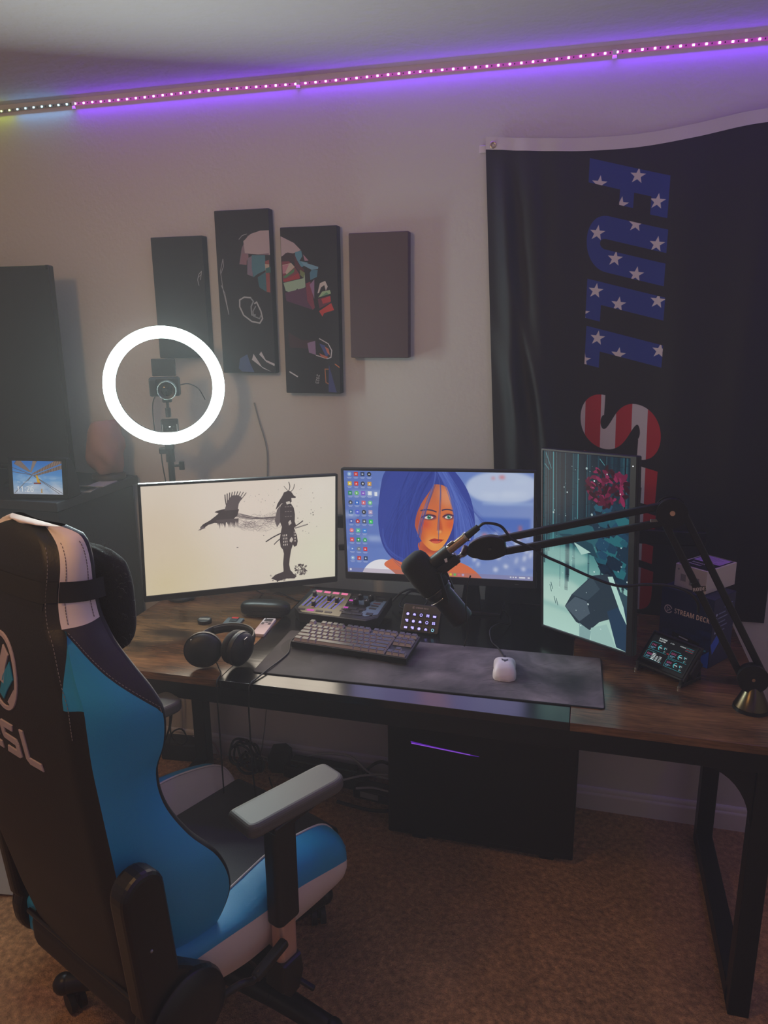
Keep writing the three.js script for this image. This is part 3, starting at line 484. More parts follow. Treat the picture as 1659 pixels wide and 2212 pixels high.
// left monitor: ink bird and armoured warrior on cream
{
  const tex = canvas(1280, 720, (c, w, h) => {
    c.fillStyle = '#e6d8c8'; c.fillRect(0, 0, w, h);
    const blob = (x, y, r, col) => { const g = c.createRadialGradient(x, y, 0, x, y, r); g.addColorStop(0, col + 'cc'); g.addColorStop(1, col + '00'); c.fillStyle = g; c.fillRect(0, 0, w, h); };
    blob(120, 640, 520, '#dcca9e'); blob(60, 300, 420, '#ddc9b0'); blob(1200, 520, 480, '#e6e6cc'); blob(700, 150, 520, '#ecdccf'); blob(1180, 80, 400, '#ece4d8');
    const R = rng(42), ink = '#453a3c';
    const poly = (pts, col = ink) => { c.fillStyle = col; c.beginPath(); pts.forEach(([x, y], i) => (i ? c.lineTo(x, y) : c.moveTo(x, y))); c.closePath(); c.fill(); };
    const S = (pts, lw, col = ink) => { c.strokeStyle = col; c.lineWidth = lw; c.lineCap = 'round'; c.lineJoin = 'round'; c.beginPath(); c.moveTo(...pts[0]); for (let i = 1; i < pts.length - 1; i++) c.quadraticCurveTo(pts[i][0], pts[i][1], (pts[i][0] + pts[i + 1][0]) / 2, (pts[i][1] + pts[i + 1][1]) / 2); c.lineTo(...pts[pts.length - 1]); c.stroke(); };
    // smoke trail from the bird to the shoulders
    for (let i = 0; i < 150; i++) { const a = R(), x = lerp(560, 905, a), y = 235 + Math.sin(a * 3 + R() * 2) * 34 + R() * (40 + 90 * a * (1 - a) * 2), pts = [[x, y]]; for (let k = 0; k < 5; k++) pts.push([x + (k + 1) * (8 + R() * 9), y + (R() - 0.45) * 34]); c.globalAlpha = 0.12 + R() * 0.3; S(pts, 0.8 + R() * 3.2, '#6a5c5e'); }
    c.globalAlpha = 0.8; for (let i = 0; i < 26; i++) { const y = 200 + R() * 30; S([[540 + R() * 50, y], [650, y + 20 + R() * 22], [760, 255 + R() * 16], [900, 250 + R() * 30]], 0.6 + R() * 1.4, '#5d5052'); }
    for (let i = 0; i < 90; i++) { c.globalAlpha = 0.15 + R() * 0.5; c.fillStyle = ink; c.beginPath(); const a = R(); c.arc(570 + a * 560 + R() * 60, 70 + R() * 330, 0.8 + R() * R() * 5, 0, 7); c.fill(); }
    c.globalAlpha = 1;
    // bird
    poly([[452, 196], [470, 188], [500, 182], [545, 176], [590, 168], [612, 190], [600, 230], [560, 262], [500, 276], [450, 268], [410, 278], [370, 304], [356, 292], [376, 272], [420, 250], [462, 220], [478, 206]]);
    for (let i = 0; i < 9; i++) { const a = -1.95 + i * 0.13; S([[535 + i * 5, 178], [545 + i * 5 + Math.cos(a) * 55, 178 + Math.sin(a) * 55], [552 + i * 6 + Math.cos(a) * (78 + i * 3), 172 + Math.sin(a) * (92 + i * 3)]], 7 - i * 0.3, '#55494a'); }
    poly([[516, 190], [538, 128], [566, 92], [610, 92], [634, 112], [612, 150], [604, 190]], '#5f5254');
    for (let i = 0; i < 16; i++) { const x = 460 + i * 9; poly([[x, 250], [x + 14, 248], [x + 4 + R() * 10, 285 + R() * 30]], '#584b4d'); }
    for (let i = 0; i < 6; i++) poly([[362 + i * 3, 286], [356 - i * 3, 306 + R() * 10], [372 + i * 4, 298]], '#6a5d5e');
    // warrior in lamellar armour, seen from the side, standing on a rock
    poly([[905, 118], [918, 92], [950, 82], [968, 92], [985, 118], [1000, 128], [996, 136], [968, 134], [970, 160], [950, 178], [920, 170], [900, 168], [868, 200], [858, 208], [872, 168], [890, 140]]);
    S([[950, 84], [962, 60], [952, 24]], 5); S([[962, 92], [985, 76], [990, 40]], 4); S([[950, 88], [930, 66], [918, 50]], 3);
    poly([[895, 176], [925, 162], [965, 172], [985, 205], [992, 250], [990, 300], [1000, 330], [985, 345], [1005, 400], [1010, 440], [1004, 470], [985, 478], [976, 460], [962, 500], [952, 560], [948, 600], [955, 640], [975, 665], [900, 672], [908, 640], [905, 590], [912, 520], [905, 490], [890, 470], [884, 420], [892, 370], [900, 330], [886, 290], [880, 230]]);
    poly([[868, 210], [890, 180], [888, 300], [866, 330], [852, 280]], '#66595a');
    c.fillStyle = '#e9ddd0'; for (let r = 0; r < 4; r++) for (let k = 0; k < 3; k++) c.fillRect(905 + k * 12 + r * 1.5, 385 + r * 22, 5, 13); for (let r = 0; r < 4; r++) for (let k = 0; k < 2; k++) c.fillRect(984 + k * 9 - r * 0, 370 + r * 20, 3, 11);
    c.fillStyle = '#cfc3b8'; for (let r = 0; r < 3; r++) for (let k = 0; k < 3; k++) { c.globalAlpha = 0.5; c.fillRect(922 + k * 18, 190 + r * 34, 11, 5); } c.globalAlpha = 1;
    poly([[945, 300], [960, 285], [968, 310], [950, 325]], '#cbbfb4'); poly([[955, 420], [968, 405], [978, 425], [966, 446], [952, 436]], '#cbbfb4'); poly([[930, 160], [955, 154], [962, 172], [936, 178]], '#d5cabe');
    S([[900, 372], [850, 390], [790, 424]], 8); S([[905, 400], [870, 424], [846, 448]], 6); S([[990, 335], [1020, 318], [1046, 300]], 7); S([[995, 345], [1040, 335], [1080, 326]], 7); S([[1000, 342], [1040, 333], [1074, 327]], 2, '#e6dbd0');
    poly([[820, 690], [850, 665], [900, 650], [960, 655], [1000, 690], [985, 705], [930, 700], [870, 712]]); for (let i = 0; i < 60; i++) { c.globalAlpha = 0.4 + R() * 0.5; c.fillStyle = ink; c.beginPath(); c.ellipse(990 + R() * 80, 610 + R() * 75, 2 + R() * 10, 2 + R() * 7, R() * 3, 0, 7); c.fill(); } for (let i = 0; i < 40; i++) { c.globalAlpha = 0.3 + R() * 0.5; c.beginPath(); c.arc(810 + R() * 150, 660 + R() * 55, 1 + R() * 6, 0, 7); c.fill(); }
    c.globalAlpha = 1; c.fillStyle = '#5a4e50'; c.fillRect(590, 446, 12, 4);
  });
  const t = monitorFrame('monitor', 'left widescreen monitor showing an ink warrior and bird on cream', [-1.011, 1.056, 0.400], 37.1, 0.6, -1.9);
  monitorBody(t, 0.598, 0.336, 0.0075, 0.019, tex, 0.80, [0.93, 0.80, 0.64], 4.5);
  part(t, 'mount_plate', rbox(0.1, 0.1, 0.012, 0.003, [0.0, -0.01, -0.05]), backM);
  worldPart(t, 'signal_cable', tube([[-1.05, 0.98, 0.36], [-1.09, 0.85, 0.25], [-1.08, DY + 0.003, 0.14], [-1.02, DY + 0.003, 0.125], [-0.97, DY + 0.003, 0.155], [-0.93, DY + 0.003, 0.18], [-0.90, DY + 0.012, 0.19]], 0.0022, 70), M(0x121315, 0.5));
}
// middle monitor: desktop with icons over a painted portrait
{
  const tex = canvas(1280, 720, (c, w, h) => {
    const g = c.createLinearGradient(0, 0, w, h); g.addColorStop(0, '#5f78c2'); g.addColorStop(0.5, '#6f8bd0'); g.addColorStop(1, '#8fa0d2'); c.fillStyle = g; c.fillRect(0, 0, w, h);
    const R = rng(8); c.filter = 'blur(9px)';
    for (let i = 0; i < 70; i++) { c.fillStyle = ['#a9bfe8', '#4d68b4', '#c9d4ef', '#7c93d6', '#5a78c8'][i % 5]; c.globalAlpha = 0.35; c.fillRect(R() * w - 100, R() * h, 60 + R() * 260, 8 + R() * 40); }
    c.globalAlpha = 0.8; c.fillStyle = '#d3def2'; c.beginPath(); c.ellipse(1080, 100, 240, 110, 0, 0, 7); c.fill(); c.fillStyle = '#4a6cc0'; c.fillRect(930, 300, 330, 100); c.fillStyle = '#9fb6e4'; c.fillRect(950, 195, 330, 20); 
    c.globalAlpha = 0.7; c.fillStyle = '#e36a6a'; for (const [x, y, a, b] of [[1060, 20, 34, 22], [1105, 390, 22, 60], [1185, 350, 20, 90], [950, 410, 26, 60], [1010, 30, 20, 16], [320, 560, 60, 50]]) c.fillRect(x, y, a, b);
    c.globalAlpha = 0.85; c.fillStyle = '#eef1fb'; for (let i = 0; i < 22; i++) { c.beginPath(); c.ellipse(880 + R() * 390, 380 + R() * 300, 6 + R() * 10, 12 + R() * 16, 0.3, 0, 7); c.fill(); }
    c.filter = 'none'; c.globalAlpha = 1;
    const blobPath = (pts) => { c.beginPath(); const n = pts.length; const m = (a, b) => [(a[0] + b[0]) / 2, (a[1] + b[1]) / 2]; let s = m(pts[n - 1], pts[0]); c.moveTo(...s); for (let i = 0; i < n; i++) { const e = m(pts[i], pts[(i + 1) % n]); c.quadraticCurveTo(pts[i][0], pts[i][1], e[0], e[1]); } c.closePath(); };
    const B = (col, pts) => { c.fillStyle = col; blobPath(pts); c.fill(); };
    // a plain painted portrait of nobody in particular: blue bob, warm lit face
    const soft = (r, f) => { c.filter = 'blur(' + r + 'px)'; f(); c.filter = 'none'; };
    const bob = [[300, -80], [700, -80], [850, 90], [905, 300], [890, 470], [820, 600], [650, 650], [420, 650], [285, 590], [232, 430], [236, 220]];
    B('#34449a', bob);
    B('#f0eef4', [[90, 760], [130, 670], [220, 615], [330, 625], [420, 690], [430, 780]]);
    B('#e0744a', [[240, 650], [380, 585], [480, 590], [600, 600], [760, 600], [880, 650], [965, 740], [965, 800], [420, 800], [330, 700]]);
    B('#cf5f3a', [[500, 470], [690, 470], [684, 590], [760, 640], [560, 690], [440, 630], [505, 585]]);
    soft(14, () => { B('#e8814e', [[560, 560], [650, 560], [640, 660], [560, 660]]); B('#b84c33', [[520, 500], [680, 500], [640, 560], [560, 555]]); });
    const fg = c.createLinearGradient(480, 120, 700, 540); fg.addColorStop(0, '#b9664e'); fg.addColorStop(0.35, '#d9703f'); fg.addColorStop(0.7, '#ef7f37'); fg.addColorStop(1, '#f6a44a'); c.fillStyle = fg; blobPath([[490, 180], [590, 80], [720, 90], [768, 190], [762, 330], [734, 430], [672, 530], [612, 552], [548, 500], [498, 410], [478, 300]]); c.fill();
    c.save(); c.clip();
    soft(22, () => { B('#e59468', [[640, 100], [760, 110], [770, 230], [690, 250]]); B('#b9523a', [[470, 200], [530, 240], [545, 420], [560, 520], [490, 440]]); B('#d2452c', [[520, 330], [590, 330], [600, 380], [530, 390]]); B('#d2452c', [[710, 335], [762, 330], [755, 380], [715, 380]]); B('#f7b35c', [[560, 470], [620, 530], [660, 500], [620, 440]]); B('#c25a3a', [[470, 120], [620, 90], [560, 200], [500, 260]]); });
    for (const [x, y, k] of [[588, 312, 1], [722, 306, 0.8]]) {
      soft(5, () => B('#7a3a4c', [[x - 56 * k, y + 4], [x - 10, y - 30], [x + 52 * k, y - 12], [x + 54 * k, y + 8], [x, y + 22]]));
      B('#f0dcd8', [[x - 40 * k, y + 4], [x, y - 15], [x + 42 * k, y - 2], [x, y + 16]]); c.fillStyle = '#3f9a7c'; c.beginPath(); c.arc(x + 3, y - 1, 14 * Math.sqrt(k), 0, 7); c.fill(); c.fillStyle = '#122'; c.beginPath(); c.arc(x + 3, y - 1, 6, 0, 7); c.fill(); c.fillStyle = '#fff'; c.beginPath(); c.arc(x + 7, y - 6, 3, 0, 7); c.fill();
      c.strokeStyle = '#2d1f44'; c.lineWidth = 6; c.beginPath(); c.moveTo(x - 50 * k, y + 2); c.quadraticCurveTo(x - 4, y - 32, x + 50 * k, y - 8); c.stroke();
      c.strokeStyle = '#4a3450'; c.lineWidth = 9; c.beginPath(); c.moveTo(x - 56 * k, y - 44); c.quadraticCurveTo(x, y - 64, x + 54 * k, y - 38); c.stroke();
    }
    soft(6, () => { B('#c9562f', [[664, 300], [684, 390], [676, 424], [650, 412], [656, 350]]); B('#f8b465', [[640, 406], [668, 394], [682, 410], [660, 424]]); });
    c.restore();
    B('#b8322a', [[584, 470], [622, 454], [646, 460], [692, 462], [652, 492], [618, 492]]); B('#e4654a', [[596, 476], [640, 474], [676, 470], [644, 492], [616, 492]]); c.strokeStyle = '#8a241f'; c.lineWidth = 3; c.beginPath(); c.moveTo(586, 471); c.quadraticCurveTo(636, 476, 690, 464); c.stroke();
    const hairs = ['#3c4fa8', '#4f66bc', '#2c3b8e', '#6078cc', '#33449a', '#445ab4'];
    const lock = (pts, wd, col, al = 0.8) => { c.globalAlpha = al; c.strokeStyle = col; c.lineWidth = wd; c.lineCap = 'round'; c.beginPath(); c.moveTo(...pts[0]); c.bezierCurveTo(...pts[1], ...pts[2], ...pts[3]); c.stroke(); c.globalAlpha = 1; };
    c.save(); blobPath(bob); c.clip();
    B('#37479f', [[380, -60], [650, -60], [648, 30], [610, 120], [540, 210], [492, 320], [490, 450], [540, 620], [420, 680], [250, 620], [200, 350], [280, 100]]);
    B('#36469e', [[640, -60], [760, -60], [930, 90], [940, 300], [920, 520], [790, 680], [730, 600], [758, 420], [772, 250], [740, 110], [660, 40]]);
    for (let i = 0; i < 240; i++) { const s = i % 2, x = s ? 630 + R() * 70 : 470 + R() * 175, e = s ? 745 + R() * 170 : 225 + R() * 265; lock([[x, -30], [x + (s ? 70 + R() * 60 : -50 - R() * 60), 120], [s ? Math.max(785, e + 40) : Math.min(470, e - 40 + R() * 30), 330], [e, 700]], 1 + R() * R() * 11, hairs[i % 6], 0.35 + R() * 0.5); }
    c.restore();
    for (let i = 0; i < 10; i++) lock([[628 + R() * 30, 0], [630 + R() * 20, 120], [560 - R() * 50, 240], [500 + R() * 24, 420 + R() * 120]], 1 + R() * 4, hairs[i % 6], 0.7);
    for (let i = 0; i < 5; i++) lock([[640 + R() * 20, 10], [690, 90], [655 + R() * 20, 200], [640 + R() * 14, 380 + R() * 110]], 1 + R() * 3, hairs[i % 6], 0.55);
    for (let i = 0; i < 16; i++) lock([[760, 60 + R() * 60], [860, 180 + R() * 60], [960, 320 + R() * 60], [1060 + R() * 120, 420 + R() * 170]], 0.7 + R() * 1.6, hairs[i % 6], 0.5);
    for (let i = 0; i < 12; i++) lock([[250 + R() * 20, 400], [240 + R() * 20, 520], [290 + R() * 30, 590], [380 + R() * 160, 640 + R() * 40]], 1 + R() * 3, hairs[i % 6], 0.6);
    // icons
    const ic = ['#8fb4e0', '#d33a30', '#2b3c63', '#20242a', '#e8c62c', '#e03028', '#3a3f52', '#d9a24a', '#2f8f62', '#6cc06a', '#8a5bd0', '#e9eef2', '#4a525c', '#2f6fd0', '#e06a78', '#7fd08a', '#3b6ea8', '#5866e0', '#3a3a40', '#bfa8c8', '#4a5fb8', '#c22f38', '#50586a', '#2fd05a', '#f07a84', '#5fc89a', '#3a8ae0', '#f0d020', '#e84a50', '#35a05a', '#3fae6a', '#303038', '#5a7fd0', '#7c8490', '#e0303a', '#2a3f2e'];
    let k = 0; for (let col = 0; col < 4; col++) for (let r = 0; r < 10; r++) { if ((col === 3 && r > 5)) continue; const x = 26 + col * 47 + r * 0, y = 10 + r * 66; const hue = ic[(col + r * 4) % ic.length]; c.fillStyle = hue; c.beginPath(); if ((r + col) % 3 === 0) c.arc(x + 14, y + 14, 15, 0, 7); else c.rect(x, y, 28, 28); c.fill(); c.fillStyle = 'rgba(255,255,255,.85)'; c.beginPath(); if (k % 4 === 0) { c.moveTo(x + 9, y + 7); c.lineTo(x + 22, y + 14); c.lineTo(x + 9, y + 21); } else if (k % 4 === 1) c.arc(x + 14, y + 14, 6, 0, 7); else if (k % 4 === 2) c.rect(x + 8, y + 11, 13, 6); else { c.moveTo(x + 7, y + 20); c.lineTo(x + 14, y + 7); c.lineTo(x + 21, y + 20); } c.fill(); c.globalAlpha = 0.6; c.fillRect(x - 5, y + 35, 36, 3); c.fillRect(x + 1, y + 41, 24, 3); c.globalAlpha = 1; k++; }
    c.fillStyle = '#eef2f8'; c.fillRect(214, 146, 20, 28);
    c.fillStyle = 'rgba(150,120,150,.35)'; c.fillRect(0, 690, w, 30); for (let i = 0; i < 12; i++) { c.fillStyle = ic[(i * 5) % ic.length]; c.fillRect(500 + i * 28, 696, 16, 16); } c.fillStyle = '#fff'; c.globalAlpha = 0.8; for (const [x, a] of [[1130, 10], [1148, 8], [1164, 10], [1190, 40], [1246, 14]]) c.fillRect(x, 698, a, 9); c.fillRect(14, 696, 14, 14);
  });
  const t = monitorFrame('monitor', 'middle widescreen monitor showing a blue-haired portrait and desktop icons', [-0.437, 1.075, 0.223], -0.6, 1.3, 1.7);
  const r = monitorBody(t, 0.598, 0.336, 0.0085, 0.024, tex, 0.80, [0.42, 0.36, 0.72], 1.6);
  part(t, 'power_light', rbox(0.012, 0.003, 0.001, 0.0004, [0.25, -0.181, 0.0035]), M(0x5a5c62, 0.4));
  part(t, 'side_button', [box(0.003, 0.05, 0.008, [0.3085, -0.165, -0.004]), box(0.003, 0.012, 0.006, [0.3085, 0.03, -0.004])], M(0x33363c, 0.3));
}
// right monitor stands on end: snowy bamboo night with dark rocks
{
  const tex = canvas(720, 1280, (c, w, h) => {
    const g = c.createLinearGradient(0, 0, 0, h); g.addColorStop(0, '#0c2230'); g.addColorStop(0.38, '#12303f'); g.addColorStop(0.5, '#3f8286'); g.addColorStop(0.66, '#8cc2ba'); g.addColorStop(0.86, '#b6ddd0'); g.addColorStop(1, '#bfe6da'); c.fillStyle = g; c.fillRect(0, 0, w, h);
    const R = rng(19);
    for (let i = 0; i < 40; i++) { const x = R() * w, wd = 4 + R() * 26, b = 480 + R() * 520; c.globalAlpha = 0.55; c.fillStyle = ['#0b1a28', '#122d40', '#1d4a5a', '#0f2333'][i % 4]; c.fillRect(x, 0, wd, b); c.globalAlpha = 0.6; c.fillStyle = '#63b8bf'; if (i % 3 === 0) c.fillRect(x, 0, 2.5, b - 40); c.fillStyle = '#071019'; for (let y = 40 + R() * 80; y < b; y += 90 + R() * 70) c.fillRect(x - 1, y, wd + 2, 4); }
    c.globalAlpha = 0.75; c.fillStyle = '#5fb2b8'; c.fillRect(84, 0, 9, 700); c.fillRect(300, 0, 6, 640); c.globalAlpha = 0.9; c.strokeStyle = '#58a4ac'; c.lineWidth = 5; for (const [a, b, e, f] of [[20, 10, 70, 120], [10, 90, 50, 130], [480, 20, 520, 60]]) { c.beginPath(); c.moveTo(a, b); c.lineTo(e, f); c.stroke(); }
    c.globalAlpha = 0.5; c.filter = 'blur(14px)'; c.fillStyle = '#d9f2e4'; c.beginPath(); c.ellipse(150, 1010, 260, 120, 0, 0, 7); c.fill(); c.fillStyle = '#cdeee0'; c.beginPath(); c.ellipse(200, 720, 200, 60, 0, 0, 7); c.fill(); c.fillStyle = '#6aa8a6'; c.beginPath(); c.ellipse(130, 1110, 260, 16, 0.05, 0, 7); c.fill(); c.filter = 'none'; c.globalAlpha = 1;
    const poly = (col, pts) => { c.fillStyle = col; c.beginPath(); pts.forEach(([x, y], i) => (i ? c.lineTo(x, y) : c.moveTo(x, y))); c.closePath(); c.fill(); };
    // rocky outcrop with a red-leaved bush on top
    poly('#153246', [[430, 380], [500, 330], [600, 290], [680, 330], [720, 400], [720, 860], [560, 800], [470, 640], [420, 520]]);
    for (let i = 0; i < 60; i++) { const x = 420 + R() * 290, y = 330 + R() * 460, s = 22 + R() * 44; if (x < 430 + Math.abs(y - 480) * 0.3) continue; poly(['#17405a', '#1d5a6c', '#246e78', '#10283c', '#1b4a66', '#0d1e30'][i % 6], [[x - s, y], [x - s * 0.3, y - s * 0.7], [x + s, y - s * 0.2], [x + s * 0.6, y + s * 0.8], [x - s * 0.5, y + s * 0.7]]); }
    poly('#2a6470', [[120, 520], [260, 470], [430, 480], [480, 560], [430, 640], [250, 600], [140, 575]]); poly('#1b4656', [[140, 575], [250, 560], [430, 600], [480, 690], [330, 660]]); poly('#b9e0d6', [[270, 610], [420, 660], [340, 690]]);
    for (let i = 0; i < 120; i++) { const a = R() * 6.28, d = Math.sqrt(R()), x = 540 + Math.cos(a) * d * 165, y = 200 + Math.sin(a) * d * 125, s = 14 + R() * 26, q = R() * 3; c.fillStyle = ['#57102f', '#6e153d', '#3d0c22', '#8a2350', '#2a0a18'][i % 5]; c.beginPath(); c.ellipse(x, y, s, s * 0.42, q, 0, 7); c.fill(); }
    poly('#2b3b48', [[430, 820], [560, 780], [640, 830], [700, 960], [640, 1060], [500, 1130], [420, 1210], [300, 1180], [200, 1090], [260, 990]]); poly('#50616e', [[200, 1090], [290, 1000], [390, 1010], [420, 1090], [330, 1170]]); poly('#3b4d5a', [[260, 990], [430, 830], [500, 900], [400, 1000]]); poly('#25405a', [[560, 1040], [700, 960], [720, 980], [720, 1280], [640, 1270]]); poly('#33505e', [[600, 860], [720, 900], [720, 1000]]); poly('#bfe8dc', [[560, 800], [600, 790], [690, 980], [720, 1100], [660, 1010]]);
    poly('#8fb4b4', [[330, 1180], [430, 1215], [420, 1280], [330, 1280]]); poly('#a8cfc8', [[430, 1190], [560, 1130], [640, 1280], [430, 1280]]);
    c.fillStyle = '#eafffb'; for (let i = 0; i < 60; i++) { c.globalAlpha = 0.35 + R() * 0.6; c.beginPath(); c.arc(R() * w, R() * h, 1.5 + R() * R() * 9, 0, 7); c.fill(); } c.globalAlpha = 1;
    c.strokeStyle = '#29525a'; c.lineWidth = 5; for (const [x, y] of [[70, 940], [60, 960], [120, 1050], [100, 1040]]) { c.beginPath(); c.moveTo(x, y); c.lineTo(x + 16, y + 50); c.stroke(); }
  });
  const t = monitorFrame('monitor', 'right monitor turned upright showing a snowy teal bamboo forest', [0.011, 1.074, 0.374], -39, 0.4, 3.4);
  monitorBody(t, 0.297, 0.527, 0.0075, 0.02, tex, 0.78, [0.22, 0.42, 0.44], 0.5, 'right');
  part(t, 'power_light', ball(0.0016, [0.158, 0.245, 0.004]), glow([0.9, 0.95, 1], 1.5));
}
{
  const t = thing('monitor_stand', 'black three-screen monitor stand with crossbar and arms behind the monitors', 'monitor stand', [-0.335, DY, 0.10]), m = M(0x131416, 0.4, 0.3), y = 0.262;
  part(t, 'base_plate', [rbox(0.2, 0.012, 0.12, 0.003, [0, 0.006, 0.0]), extrude(shapeOf([[-0.035, 0], [0.035, 0], [0.022, 0.1], [-0.022, 0.1]]), 0.02, 0.002, 1, [0, 0.01, 0.03])], m);
  part(t, 'pole', cyl(0.0175, 0.0175, 0.42, [0, 0.22, 0]), m);
  part(t, 'crossbar', bar([-0.50, y + 0.012, 0.0], [0.70, y + 0.03, 0.02], 0.018, 0.045, 0.004), m);
  part(t, 'pole_clamp', [rbox(0.06, 0.07, 0.06, 0.006, [0, y + 0.015, 0]), cyl(0.008, 0.008, 0.05, [0.05, y + 0.02, 0.02], [0, 0, Math.PI / 2])], m);
  part(t, 'monitor_arm', [bar([-0.48, y + 0.012, 0.005], [-0.60, y + 0.01, 0.135], 0.02, 0.035), bar([-0.60, y + 0.01, 0.135], [-0.630, y + 0.0, 0.185], 0.03, 0.03)], m);
  part(t, 'monitor_arm', [rbox(0.05, 0.05, 0.09, 0.005, [-0.098, y + 0.05, 0.045]), rbox(0.1, 0.1, 0.01, 0.002, [-0.10, y + 0.05, 0.082])], m);
  part(t, 'monitor_arm', bar([0.42, y + 0.026, 0.014], [0.36, y + 0.04, 0.23], 0.02, 0.035), m);
  part(t, 'cable_holder', bar([-0.02, y - 0.04, 0.01], [-0.46, y - 0.075, 0.02], 0.012, 0.02), m);
}

// ================================================================ on the desk
const blackPlastic = M(0x141517, 0.45), softBlack = M(0x101113, 0.75), chrome = M(0xb8b8b4, 0.18, 1), cordM = M(0x121315, 0.5);
{ // mouse mat
  const w = 0.936, d = 0.298, tex = canvas(1872, 596, (c, W, H) => {
    const im = c.createImageData(W, H), q = im.data;
    for (let j = 0; j < H; j++) for (let i = 0; i < W; i++) {
      const u = i / H, v = j / H, n = fbm(u * 2.3, v * 2.6 + fbm(u * 1.1, v * 1.2, 5, 3) * 1.4, 2, 5), s = fbm(u * 40 + v * 22, v * 8 - u * 4, 7, 2), t = sstep(0.15, 0.6, i / W) * 0.55 + 0.3;
      let k = clamp(t * (0.60 + n * 0.95) + s * 0.05, 0.05, 1.0); const o = (j * W + i) * 4;
      q[o] = 24 + 132 * k; q[o + 1] = 22 + 122 * k; q[o + 2] = 23 + 124 * k; q[o + 3] = 255;
    }
    c.putImageData(im, 0, 0);
    c.fillStyle = 'rgba(26,23,22,.92)'; const poly = (pts) => { c.beginPath(); pts.forEach(([x, y], i) => (i ? c.lineTo(x, y) : c.moveTo(x, y))); c.closePath(); c.fill(); };
    c.beginPath(); c.moveTo(120, 60); c.bezierCurveTo(20, 120, 10, 230, 60, 300); c.bezierCurveTo(100, 360, 190, 410, 300, 430); c.bezierCurveTo(250, 380, 250, 320, 330, 300); c.lineTo(330, 90); c.bezierCurveTo(250, 110, 170, 110, 120, 60); c.fill();
    poly([[330, 250], [560, 250], [540, 330], [500, 290], [430, 300]]); poly([[560, 250], [800, 262], [720, 330], [640, 296]]);
    c.strokeStyle = 'rgba(20,18,20,.55)'; const R = rng(12); for (let i = 0; i < 60; i++) { c.lineWidth = 1 + R() * 3; const x = 700 + R() * 1100, y = R() * H, l = 20 + R() * 120; c.beginPath(); c.moveTo(x, y); c.lineTo(x + l, y - l * (0.2 + R() * 0.8)); c.stroke(); }
    c.strokeStyle = 'rgba(170,160,172,.16)'; for (let i = 0; i < 90; i++) { c.lineWidth = 1 + R() * 3; const x = 500 + R() * 1350, y = R() * H, l = 30 + R() * 170; c.beginPath(); c.moveTo(x, y); c.lineTo(x + l, y + l * (0.3 - R() * 0.5)); c.stroke(); }
    c.strokeStyle = '#0b0a0b'; c.lineWidth = 8; c.strokeRect(3, 3, W - 6, H - 6);
  });
  const t = thing('mouse_mat', 'wide dark smoky printed mouse mat lying along the front of the desk', 'mouse mat', [-0.388, DY, 0.563], 0.022);
  const s = roundShape(w, d, 0.012);
  part(t, 'rubber_base', place(extrude(s, 0.003, 0.0008, 1), [0, 0, 0], [-Math.PI / 2, 0, 0]), softBlack);
  const fg = new THREE.ShapeGeometry(roundShape(w - 0.003, d - 0.003, 0.011), 8), p = fg.attributes.position, uv = fg.attributes.uv; for (let i = 0; i < p.count; i++) uv.setXY(i, p.getX(i) / w + 0.5, p.getY(i) / d + 0.5);
  part(t, 'printed_cloth', place(fg, [0, 0.0034, 0], [-Math.PI / 2, 0, 0]), M(0xffffff, 0.72, 0, { map: tex }));
}
const MAT = DY + 0.0034;
